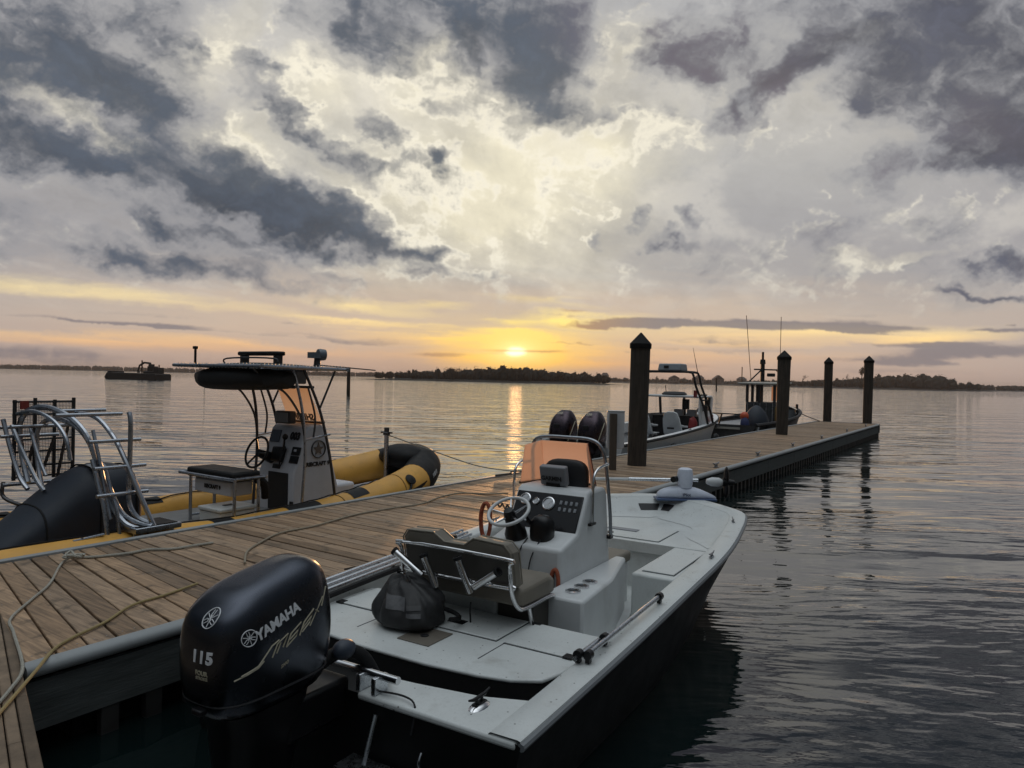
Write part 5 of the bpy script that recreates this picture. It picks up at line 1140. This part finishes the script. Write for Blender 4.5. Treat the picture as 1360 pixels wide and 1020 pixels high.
# ================================================================ pilot boat beyond the piling
PC = (16.5, 3.85, 0); pil = thing('patrol_boat', 'white boat with half cabin, tall black arch and twin black outboards behind the big piling', 'boat', pw(*PC), PRZ)
def PB(): return MB(PC)
M_bright = mat('bright_white', (0.80, 0.80, 0.80), 0.35, var=0.06)
M_red = mat('red_lettering', (0.22, 0.02, 0.02), 0.5); M_glass = mat('dark_glass', (0.02, 0.022, 0.025), 0.08, spec=.6)
ol = smooth_path([(12.9, 1.15, .66), (14.5, 1.22, .70), (16.5, 1.25, .78), (18.5, 1.18, .88), (19.8, .98, .98), (20.8, .62, 1.06), (21.35, .22, 1.10), (21.45, 0, 1.11)], 4)
full = [(p.x, 3.85 - p.y, p.z) for p in ol] + [(p.x, 3.85 + p.y, p.z) for p in reversed(ol[:-1])]
def rr_(k, dz_): return [(x - (max(0, x - 17) / 4.45) ** 2 * k * .9, 3.85 + (y - 3.85) * (1 - .18 * k), z + dz_) for x, y, z in full]
mb = PB(); cols_ = list(zip(full, rr_(.25, -.14), rr_(.6, -.45), [(x, y, .0) for x, y, z in rr_(1.0, 0)], [(x, y, -.3) for x, y, z in rr_(1.3, 0)]))
mb.loft([list(c) for c in cols_], closed=False); n = 5; mb.add(list(cols_[0]) + list(cols_[-1]), [(i, i + 1, n + i + 1, n + i) for i in range(n - 1)]); mb.build('hull', M_bright, pil, smooth=50)
mb = PB(); mb.tube(full, .035, 6); mb.build('rub_rail', M_ink, pil)
inn = [(x - .12 * max(0, (x - 19)) , 3.85 + (y - 3.85) * .86, z) for x, y, z in full]
mb = PB(); mb.loft([[f, (f[0], f[1], f[2] + .03), (i[0], i[1], i[2] + .03), (i[0], i[1], i[2] - .25)] for f, i in zip(full, inn)], closed=False); mb.build('gunwale', M_bright, pil, smooth=50)
mb = PB(); mb.prism([(12.95, 2.85), (18.5, 2.85), (18.5, 4.85), (12.95, 4.85)], .22, .25); mb.build('deck', M_grey, pil)
fdp = [(x, y) for x, y, z in inn if x > 19.3]
mb = PB(); mb.prism(fdp, [.90 + .09 * (p[0] - 19.3) for p in fdp], [.98 + .06 * (p[0] - 19.3) for p in fdp]); mb.build('foredeck', M_bright, pil, smooth=40)
# half cabin
mb = PB(); mb.prism([(18.3, 2.82), (19.75, 3.02), (19.75, 4.68), (18.3, 4.88)], 1.66, 1.72); mb.build('roof', M_clean, pil, bevel=.03)
for (x, y, x2, y2) in ((18.36, 2.88, 18.36, 2.90), (19.68, 3.06, 19.55, 3.06), (18.36, 4.82, 18.36, 4.8), (19.68, 4.64, 19.55, 4.64), (19.68, 3.85, 19.55, 3.85), (19.05, 2.95, 19.0, 2.97)):
    mb = PB(); mb.tube([(x, y, .85), (x2, y2, 1.67)], .045, 8); mb.build('cabin_post', M_clean if x < 19 else M_tdark, pil)
mb = PB(); mb.box(19.62, 19.70, 3.02, 4.68, .5, 1.14); mb.build('cabin_front', M_clean, pil, bevel=.02)
mb = PB(); mb.loft([[(18.3, 2.80, .80), (18.3, 2.90, 1.26), (18.3, 2.94, 1.26), (18.3, 2.9, .80)], [(19.9, 3.0, .92), (19.9, 3.08, 1.26), (19.9, 3.12, 1.26), (19.9, 3.1, .92)]]); mb.build('cabin_side', M_clean, pil, smooth=30)
mb = PB(); mb.loft([[(18.3, 4.9, .80), (18.3, 4.82, 1.14), (18.3, 4.78, 1.14), (18.3, 4.8, .80)], [(19.9, 4.7, .92), (19.9, 4.64, 1.14), (19.9, 4.60, 1.14), (19.9, 4.6, .92)]]); mb.build('cabin_side', M_clean, pil, smooth=30)
mb = PB(); mb.box(18.9, 19.6, 3.1, 4.6, .3, 1.10); mb.build('dashboard', M_ink, pil, bevel=.03)
for y in (3.35, 3.75): mb = PB(); mb.box(18.85, 18.95, y - .14, y + .14, 1.11, 1.30); mb.build('chart_screen', M_grey, pil, bevel=.01)
mb = PB(); mb.box(18.95, 19.1, 3.50, 3.68, 1.30, 1.60); mb.build('chart_screen', M_ink, pil, bevel=.01)
mb = PB(); mb.lathe([(0, 0), (.36, 0), (.38, .03), (.30, .09), (0, .10)], (19.0, 3.95, 1.725), n=22); mb.build('roof_hatch', M_ink, pil)
letters('lettering', 'NRF', .30, M_red, pil, Vector((19.15, 2.86, 1.0)) - Vector(PC), Vector((1.6, .2, .06)), (0, .1, 1), bold=.016, space=1.7)
for xa, xb in ((18.30, 18.52), (19.55, 19.72)):
    mb = PB(); mb.loft([[(xa, 2.90 + .08 * (xa - 18.3), 1.24), (xb, 2.90 + .08 * (xb - 18.3), 1.24), (xb, 2.95 + .08 * (xb - 18.3), 1.24), (xa, 2.95 + .08 * (xa - 18.3), 1.24)], [(xa, 2.88 + .08 * (xa - 18.3), 1.67), (xb, 2.88 + .08 * (xb - 18.3), 1.67), (xb, 2.93 + .08 * (xb - 18.3), 1.67), (xa, 2.93 + .08 * (xa - 18.3), 1.67)]]); mb.build('cabin_side', M_bright, pil)
# arch
def pl_(pts, r, m, name): mb = PB(); mb.tube(smooth_path(pts, 4), r, 8); mb.build(name, m, pil)
for a in (18.0, 18.45):
    pl_([(a + .5, 2.72, .92), (a + .3, 2.78, 1.40), (a, 2.92, 2.0), (a - .05, 2.98, 2.30), (a - .05, 3.12, 2.40), (a - .05, 3.85, 2.41), (a - .05, 4.58, 2.40), (a - .05, 4.74, 2.30), (a, 4.80, 2.0), (a + .3, 4.92, 1.40), (a + .5, 4.98, .92)], .034, M_ink, 'arch_tube')
for z in (1.45, 1.60, 1.75):
    for y in (2.80, 4.90): mb = PB(); mb.tube([(18.25 - (z - 1.45) * .3, y + (.05 if y < 4 else -.05) * (z - 1.3), z), (18.72 - (z - 1.45) * .3, y + (.05 if y < 4 else -.05) * (z - 1.3), z)], .025, 6); mb.build('arch_rung', M_ink, pil)
mb = PB(); mb.box(18.1, 18.3, 2.98, 3.02, 1.68, 1.88); mb.build('side_lamp', M_red, pil)
mb = PB(); mb.loft([[(17.9, 3.35, 2.44), (18.5, 3.35, 2.44), (18.45, 3.37, 2.64), (17.95, 3.37, 2.64)], [(17.9, 4.05, 2.44), (18.5, 4.05, 2.44), (18.45, 4.03, 2.64), (17.95, 4.03, 2.64)]]); mb.build('radar', mat('radar_blue_grey', (0.26, 0.29, 0.32), 0.4), pil, bevel=.03)
mb = PB(); mb.box(17.89, 17.895, 3.70, 3.85, 2.50, 2.58); mb.build('radar_plate', M_ink, pil)
mb = PB(); mb.tube([(18.4, 3.0, 2.3), (18.2, 3.1, 3.1)], [.012, .005], 5); mb.build('aerial', M_ink, pil)
mb = PB(); mb.tube([(19.0, 4.2, 1.72), (18.9, 4.2, 2.0)], .012, 5); mb.build('aerial', M_ink, pil)
# moulded white seats
def bseat(y):
    mb = PB(); rings = []
    for x, z, w_, t_ in ((17.95, .62, .26, .05), (17.55, .60, .27, .07), (17.40, .66, .27, .07), (17.30, .86, .26, .06), (17.22, 1.08, .24, .05), (17.18, 1.24, .18, .04), (17.17, 1.28, .08, .03)):
        rings.append([(x - t_ * .6, y - w_, z), (x + t_ * .6, y - w_, z + t_ * .4), (x + t_ * .6, y + w_, z + t_ * .4), (x - t_ * .6, y + w_, z)])
    mb.loft(rings); s_ = mb.build('seat', M_clean, pil, bevel=.02, smooth=60)
    for q in (-.24, .24): mb = PB(); mb.tube([(17.32, y + q, .90), (17.6, y + q, .86), (17.8, y + q, .85)], .035, 6); mb.build('armrest', M_clean, s_)
    mb = PB(); mb.cyl((17.65, y, .24), (17.65, y, .60), .07, n=10); mb.build('pedestal', M_alu, s_)
    mb = PB(); mb.box(17.17, 17.19, y - .10, y + .10, .80, .85); mb.build('seat_slot', M_ink, s_)
bseat(3.32); bseat(4.22)
mb = PB(); mb.ball((18.2, 3.05, .86), (.16, .12, .26), 12, 8, .3, 2); mb.build('life_vest', M_red, pil)
# twin motors
for y in (3.33, 4.08):
    mb = PB(); rings = []
    for z, x0, x1, w_ in ((.40, 12.42, 12.85, .15), (.58, 12.28, 12.92, .235), (.85, 12.24, 12.95, .285), (1.10, 12.30, 12.93, .275), (1.24, 12.38, 12.90, .235), (1.36, 12.52, 12.84, .16), (1.415, 12.62, 12.78, .10)):
        rings.append([((x0 + x1) / 2 + (x1 - x0) / 2 * math.copysign(abs(math.cos(a)) ** .6, math.cos(a)), y + w_ * math.copysign(abs(math.sin(a)) ** .6, math.sin(a)), z) for a in [2 * math.pi * k / 20 for k in range(20)]])
    mb.loft(rings); mm = mb.build('outboard_motor', mat('purple_black_cowl', (0.07, 0.055, 0.065), 0.3, 1.0, var=.2), pil, sub=1, smooth=50)
    mb = PB(); mb.loft([[(12.42, y - .12, .46), (12.8, y - .12, .46), (12.8, y + .12, .46), (12.42, y + .12, .46)], [(12.5, y - .05, -.4), (12.75, y - .05, -.4), (12.75, y + .05, -.4), (12.5, y + .05, -.4)]]); mb.build('motor_leg', M_black, mm)
    for s_ in (-1, 1):
        mb = PB(); mb.tube(smooth_path([(12.36, y + s_ * .262, .72), (12.5, y + s_ * .288, .98), (12.68, y + s_ * .262, 1.16)], 4), .010, 5); mb.build('cowl_stripe', M_decal_dim, mm)
    mb = PB(); mb.box(12.275, 12.31, y - .07, y + .07, 1.00, 1.10); mb.build('cowl_vent', M_ink, mm, bevel=.01)
    letters('lettering', '250', .09, M_decal_dim, mm, Vector((12.445, y, 1.34)) - Vector(PC), (0, -1, 0), (.5, 0, .5), bold=.003)
mb = PB(); mb.box(12.8, 13.0, 3.0, 4.7, .2, .72); mb.build('transom', M_clean, pil, bevel=.03)
for x in (14.6, 17.0, 19.3): mb = PB(); mb.tube([(x - .15, 2.70, .80), (x, 2.68, .84), (x + .15, 2.70, .82)], .02, 6); mb.build('cleat', M_ink, pil)
mb = PB(); mb.ball((15.6, 2.58, .46), (.22, .09, .10), 12, 8); mb.build('fender', M_ink, pil); mb = PB(); mb.ball((18.9, 2.62, .52), (.20, .09, .12), 12, 8); mb.build('fender', M_ink, pil)
# ================================================================ dark work boat at the end
WC_ = (29, 4.05, 0); wbo = thing('work_boat', 'dark work boat with a small wheelhouse and whip aerials near the pier end', 'boat', pw(*WC_), PRZ)
def WB(): return MB(WC_)
M_wk = mat('dark_aluminium', (0.07, 0.075, 0.08), 0.5, .6, var=.3); M_wtrim = mat('pale_trim', (0.40, 0.38, 0.34), .6)
ol = smooth_path([(24.2, 1.1, .62), (27, 1.2, .64), (30, 1.15, .72), (32.2, .85, .86), (33.4, .4, .98), (33.7, 0, 1.02)], 4)
full = [(p.x, 4.05 - p.y, p.z) for p in ol] + [(p.x, 4.05 + p.y, p.z) for p in reversed(ol[:-1])]
mb = WB(); mb.loft([[(x, y, z), (x - .4 * max(0, (x - 30) / 3.7), 4.05 + (y - 4.05) * .85, .2), (x - .9 * max(0, (x - 30) / 3.7), 4.05 + (y - 4.05) * .7, -.3)] for x, y, z in full], closed=False); mb.add([full[0], full[-1], (24.2, 4.9, -.3), (24.2, 3.2, -.3)], [(0, 1, 2, 3)]); mb.build('hull', M_wk, wbo, smooth=40)
mb = WB(); mb.tube(full, .07, 7); mb.build('fender_collar', M_ink, wbo)
mb = WB(); mb.prism([(24.3, 3.05), (30, 3.0), (32, 3.4), (33.2, 4.05), (32, 4.7), (30, 5.1), (24.3, 5.05)], .50, .56); mb.build('deck', M_grey, wbo)
mb = WB(); mb.tube(smooth_path([(30.6, 3.05, .86), (32.2, 3.35, .98), (33.3, 3.9, 1.08)], 4), .03, 6); mb.build('rail', M_tsilver, wbo)
for x, y, z in ((31.0, 3.1, .7), (32.6, 3.45, .9)): mb = WB(); mb.cyl((x, y, z), (x, y, z + .32), .06, n=8); mb.build('bollard', M_ink, wbo)
HX0, HX1, HY0, HY1 = 28.4, 30.0, 3.35, 4.55
mb = WB(); mb.box(HX0, HX1, HY0, HY1, .56, 1.35); mb.build('wheelhouse', M_wk, wbo, bevel=.03)
for x in (HX0 + .05, (HX0 + HX1) / 2, HX1 - .05):
    for y in (HY0 + .05, HY1 - .05): mb = WB(); mb.box(x - .05, x + .05, y - .05, y + .05, 1.35, 2.08); mb.build('window_post', M_wk, wbo)
for y in (HY0 + .55, HY1 - .55): mb = WB(); mb.box(HX0 + .0, HX0 + .08, y - .04, y + .04, 1.35, 2.08); mb.build('window_post', M_wk, wbo)
mb = WB(); mb.box(HX1 - .09, HX1 - .07, HY0 + .1, HY0 + .55, 1.40, 2.0); mb.build('peach_window', M_peach, wbo)
mb = WB(); mb.prism([(28.0, 3.12), (30.3, 3.15), (30.3, 4.75), (28.0, 4.78)], [2.08, 2.12, 2.12, 2.08], [2.16, 2.20, 2.20, 2.16]); mb.build('roof', M_wtrim, wbo, bevel=.03)
for i in range(5): mb = WB(); mb.cyl((28.38, 3.45 + .25 * i, .58), (28.38, 3.45 + .25 * i, 1.33), .025, n=6); mb.build('rack_bar', M_tsilver, wbo)
def wl(pts, r, name='mast_tube', m=M_ink): mb = WB(); mb.tube(pts, r, 6); mb.build(name, m, wbo)
wl([(29.0, 4.05, 2.2), (29.0, 4.05, 3.45)], .05); wl([(29.0, 4.05, 2.2), (29.0, 4.05, 3.0)], .09); wl([(28.5, 4.45, 2.2), (29.0, 4.05, 2.75)], .03); wl([(29.0, 3.25, 2.70), (29.0, 4.4, 2.72)], .035); wl([(29.0, 3.25, 2.70), (29.3, 3.3, 2.2)], .03); wl([(29.0, 3.5, 2.7), (29.0, 3.15, 2.3)], .025)
mb = WB(); mb.box(28.9, 29.1, 3.55, 3.85, 2.42, 2.56); mb.build('searchlight', M_ink, wbo, bevel=.03); mb = WB(); mb.lathe([(0, 0), (.12, 0), (.10, .18), (0, .2)], (29.0, 4.05, 2.95), n=12); mb.build('beacon', M_ink, wbo)
wl([(28.6, 4.40, 2.2), (28.4, 4.60, 4.95)], .013, 'aerial'); wl([(28.4, 3.2, 2.2), (28.4, 3.2, 4.85)], .012, 'aerial'); wl([(28.15, 4.65, 2.16), (28.15, 4.65, 2.80)], .02, 'aerial')
mb = WB(); rings = []
for z, r_ in ((.35, .58), (.6, .62), (.9, .52), (1.14, .34), (1.28, .14), (1.31, .02)): rings.append([(25.7 + r_ * math.cos(a), 3.35 + r_ * .8 * math.sin(a), z) for a in [2 * math.pi * k / 18 for k in range(18)]])
mb.loft(rings); mb.build('motor_cover', M_navy, wbo, sub=1, smooth=60)
mb = WB(); rings = []
for z, r_ in ((.4, .5), (.7, .5), (1.0, .36), (1.2, .2), (1.32, .04)): rings.append([(23.9 + r_ * .9 * math.cos(a), 4.75 + r_ * math.sin(a), z) for a in [2 * math.pi * k / 18 for k in range(18)]])
mb.loft(rings); mb.build('motor_cover', M_ink, wbo, sub=1, smooth=60)
wl([(23.9, 4.6, 1.02), (24.6, 3.7, .98), (25.2, 3.6, 1.0)], .025, 'rail'); wl([(24.2, 4.3, .5), (24.3, 4.2, 1.0)], .03, 'rail')
mb = WB(); mb.box(24.15, 24.35, 3.5, 4.6, .45, .52); mb.build('pale_plank', M_wtrim, wbo)
mb = WB(); mb.ball((24.7, 3.5, .92), (.16, .16, .16), 12, 8); mb.build('orange_float', mat('orange_float', (0.55, 0.09, 0.03), 0.5), wbo)
mb = WB(); mb.ball((24.6, 3.45, .62), (.18, .16, .26), 12, 8, .2); mb.build('blue_bundle', mat('blue_cloth', (0.02, 0.03, 0.10), 0.7), wbo)
mb = WB(); mb.ball((24.45, 2.96, .50), (.07, .07, .15), 12, 8); mb.build('white_fender', M_clean, wbo)
mb = WB(); mb.box(27.9, 28.35, 2.98, 3.25, .58, 1.22); mb.build('yellow_locker', mat('ochre_paint', (0.14, 0.085, 0.02), 0.6), wbo, bevel=.06)
# ================================================================ barge, stakes
bp0 = Vector((-90, 172, 0)); brg = thing('barge', 'black work barge carrying an excavator, far out on the left', 'barge', bp0, R(-14))
M_bg = mat('barge_black', (0.012, 0.012, 0.013), 0.7, var=.3)
mb = MB(); mb.xprism([(-7.3, .35), (-6.6, 1.55), (7.0, 1.45), (7.3, 1.1), (7.3, -.3), (-6.6, -.3)], -2.6, 2.6); mb.build('hull', M_bg, brg, bevel=.1)
MB().box(6.0, 7.35, -2.3, 2.3, 1.0, 1.3).build('ramp', M_bg, brg); MB().box(-6.9, -5.8, -2, 2, 1.3, 1.9).build('bow_rail', M_bg, brg)
mb = MB(); mb.box(3.4, 5.0, -.9, .9, 2.0, 3.2); mb.box(3.6, 4.6, -.8, .2, 3.2, 3.7); mb.build('excavator_cab', M_bg, brg, bevel=.08)
for y in (-1.0, .6): mb = MB(); mb.box(2.2, 6.0, y, y + .5, 1.46, 2.05); mb.build('crawler_track', M_bg, brg, bevel=.2)
mb = MB(); mb.tube([(4.0, 0, 2.6), (3.4, 0, 3.9), (1.8, 0, 4.05), (.4, 0, 3.3)], [.28, .3, .26, .22], 6); mb.build('boom', M_bg, brg); mb = MB(); mb.tube([(.5, 0, 3.4), (.1, 0, 2.2), (.2, 0, 1.6)], [.2, .2, .34], 6); mb.build('bucket_arm', M_bg, brg)
MB().cyl((.1, 1.2, 1.4), (.1, 1.2, 4.6), .16, n=8).build('spud_pole', M_bg, brg); MB().cyl((5.3, .8, 1.4), (5.3, .8, 3.6), .14, n=8).build('spud_pole', M_bg, brg); MB().box(5.2, 6.6, -1, 1, 1.46, 2.9).build('engine_house', M_bg, brg, bevel=.1)
def stake(name, label, x, y, h, r):
    mb = MB(); mb.tube([(0, 0, -.6), (0, 0, h * .5), (.01, 0, h)], [r, r, r * .9], 10); o = mb.build(name, M_pile); o.location = (x, y, 0); tag(o, label, 'post'); return o
stake('channel_piling', 'lone dark piling standing in the open water right of the yellow boat canopy', -18.4, 80.5, 3.0, .20)
stake('marker_stake', 'thin dark stake in the water left of the wheelhouse boat', 60, 210, 3.6, .22)
stake('marker_stake', 'short dark stake in the water in front of the barge', -55, 128, 1.2, .12)
# ================================================================ ropes on the pier
M_rope = mat('pale_rope', (0.34, 0.32, 0.27), 0.8, var=0.25, vscale=60, bump=0.5, bscale=90)
M_rope2 = mat('yellowish_rope', (0.30, 0.23, 0.10), 0.75, var=0.2, vscale=60, bump=0.5, bscale=90)
def rope(label, pts, r, m, name='mooring_line'):
    mb = MB(); mb.tube(smooth_path(pts, 8), r, 7); return tag(mb.build(name, m), label, 'rope')
def px(u, v, z):   # a point of the deck seen at (u, v) in the photograph's own pixels, given its height
    x = (u - CXP) / FPX; y = -(v - 510.0) / FPX
    c, s = math.cos(ROLL), math.sin(ROLL); X, Y = c * x - s * y, s * x + c * y
    cp, sp_ = math.cos(PITCH), math.sin(PITCH); d = Vector((X, cp - sp_ * Y, sp_ + cp * Y)); t = (z - EYE) / d.z
    return Vector((0, 0, EYE)) + d * t
CXP = 680.0
rz_ = DZ + .014
rope('yellowish rope lying from the near walkway across the pier to behind the outboard', [px(-12, 960, rz_), px(14, 930, rz_), px(50, 888, DZ + .03), px(72, 862, rz_), px(98, 846, rz_), px(140, 826, rz_), px(175, 804, rz_), px(220, 790, rz_), px(262, 775, rz_)], .009, M_rope2)
rope('pale rope running from the walkway up to the knot at the pier edge', [px(-10, 942, rz_), px(14, 915, rz_), px(30, 886, DZ + .02), px(18, 840, rz_), px(14, 822, rz_), px(42, 796, rz_), px(66, 775, rz_), px(82, 748, rz_), px(100, 738, DZ + .03)], .009, M_rope)
rope('pale rope end lying on the boards beside the yellow boat stern', [px(98, 738, DZ + .02), px(120, 740, rz_), px(170, 735, rz_), px(198, 730, rz_), px(230, 729, rz_), px(262, 724, rz_), px(283, 721, rz_)], .012, M_rope)
kb = MB(); rn = random.Random(3); kp = [px(92 + rn.uniform(-8, 26), 737 + rn.uniform(-5, 4), DZ + .03 + rn.uniform(0, .05)) for _ in range(12)]; kb.tube(smooth_path(kp, 6), .011, 6); tag(kb.build('rope_knot', M_rope), 'tangled knot of pale rope on the pier edge by the yellow boat stern', 'rope')
rope('thin pale hose snaking along the far half of the pier boards', [px(325, 748, rz_), px(328, 733, rz_), px(343, 722, rz_), px(372, 708, rz_), px(420, 698, rz_), px(470, 684, rz_), px(520, 675, rz_), px(560, 669, rz_), px(585, 660, rz_), px(612, 655, rz_), px(650, 656, rz_), px(675, 655, rz_)], .010, mat('pale_hose', (0.26, 0.22, 0.16), 0.7), 'hose')
tp = pw(6.62, 3.85, 1.17); rope('thin mooring line from the yellow boat bow post to the pier edge', [tp, tp.lerp(pw(8.2, 2.42, DZ + .03), .35) - Vector((0, 0, .05)), tp.lerp(pw(8.2, 2.42, DZ + .03), .7) - Vector((0, 0, .08)), pw(8.2, 2.42, DZ + .04)], .009, M_rope)
rope('dark rope bunched at the far pier edge behind the steering wheel', [pw(7.6, 2.40, DZ + .035), pw(7.9, 2.33, DZ + .04), pw(8.1, 2.42, DZ + .05), pw(8.4, 2.36, DZ + .035), pw(8.7, 2.40, DZ + .035)], .014, mat('dark_rope', (0.06, 0.05, 0.04), .9))
rope('dark rope slung from the seat to the pier beside the console', [bl(1.9, .45, .62), bl(1.75, .8, .60), bl(1.60, 1.15, .60), bl(1.50, 1.35, .56)], .008, MATS['dark_rope'])
rope('dark mooring line from the work boat bow to the pier end', [pw(33.3, 3.8, 1.0), pw(33.0, 3.2, .72), pw(31.7, 2.3, DZ + .03)], .02, MATS['dark_rope'])
# ================================================================ dawn haze over the water
hb = MB(); hb.box(-9100, 9100, -500, 9100, -1.0, 24.0)
hm = bpy.data.materials.new('dawn_haze'); hm.use_nodes = True; hk = NT(hm.node_tree); hk.n.clear()
pv = hk.n.new('ShaderNodeVolumePrincipled'); pv.inputs['Color'].default_value = (0.80, 0.76, 0.74, 1); pv.inputs['Density'].default_value = 0.00018; pv.inputs['Anisotropy'].default_value = 0.3
hk.l.new(pv.outputs[0], hk.n.new('ShaderNodeOutputMaterial').inputs['Volume'])
hz = hb.build('haze', hm, smooth=0); hz['kind'] = 'stuff'
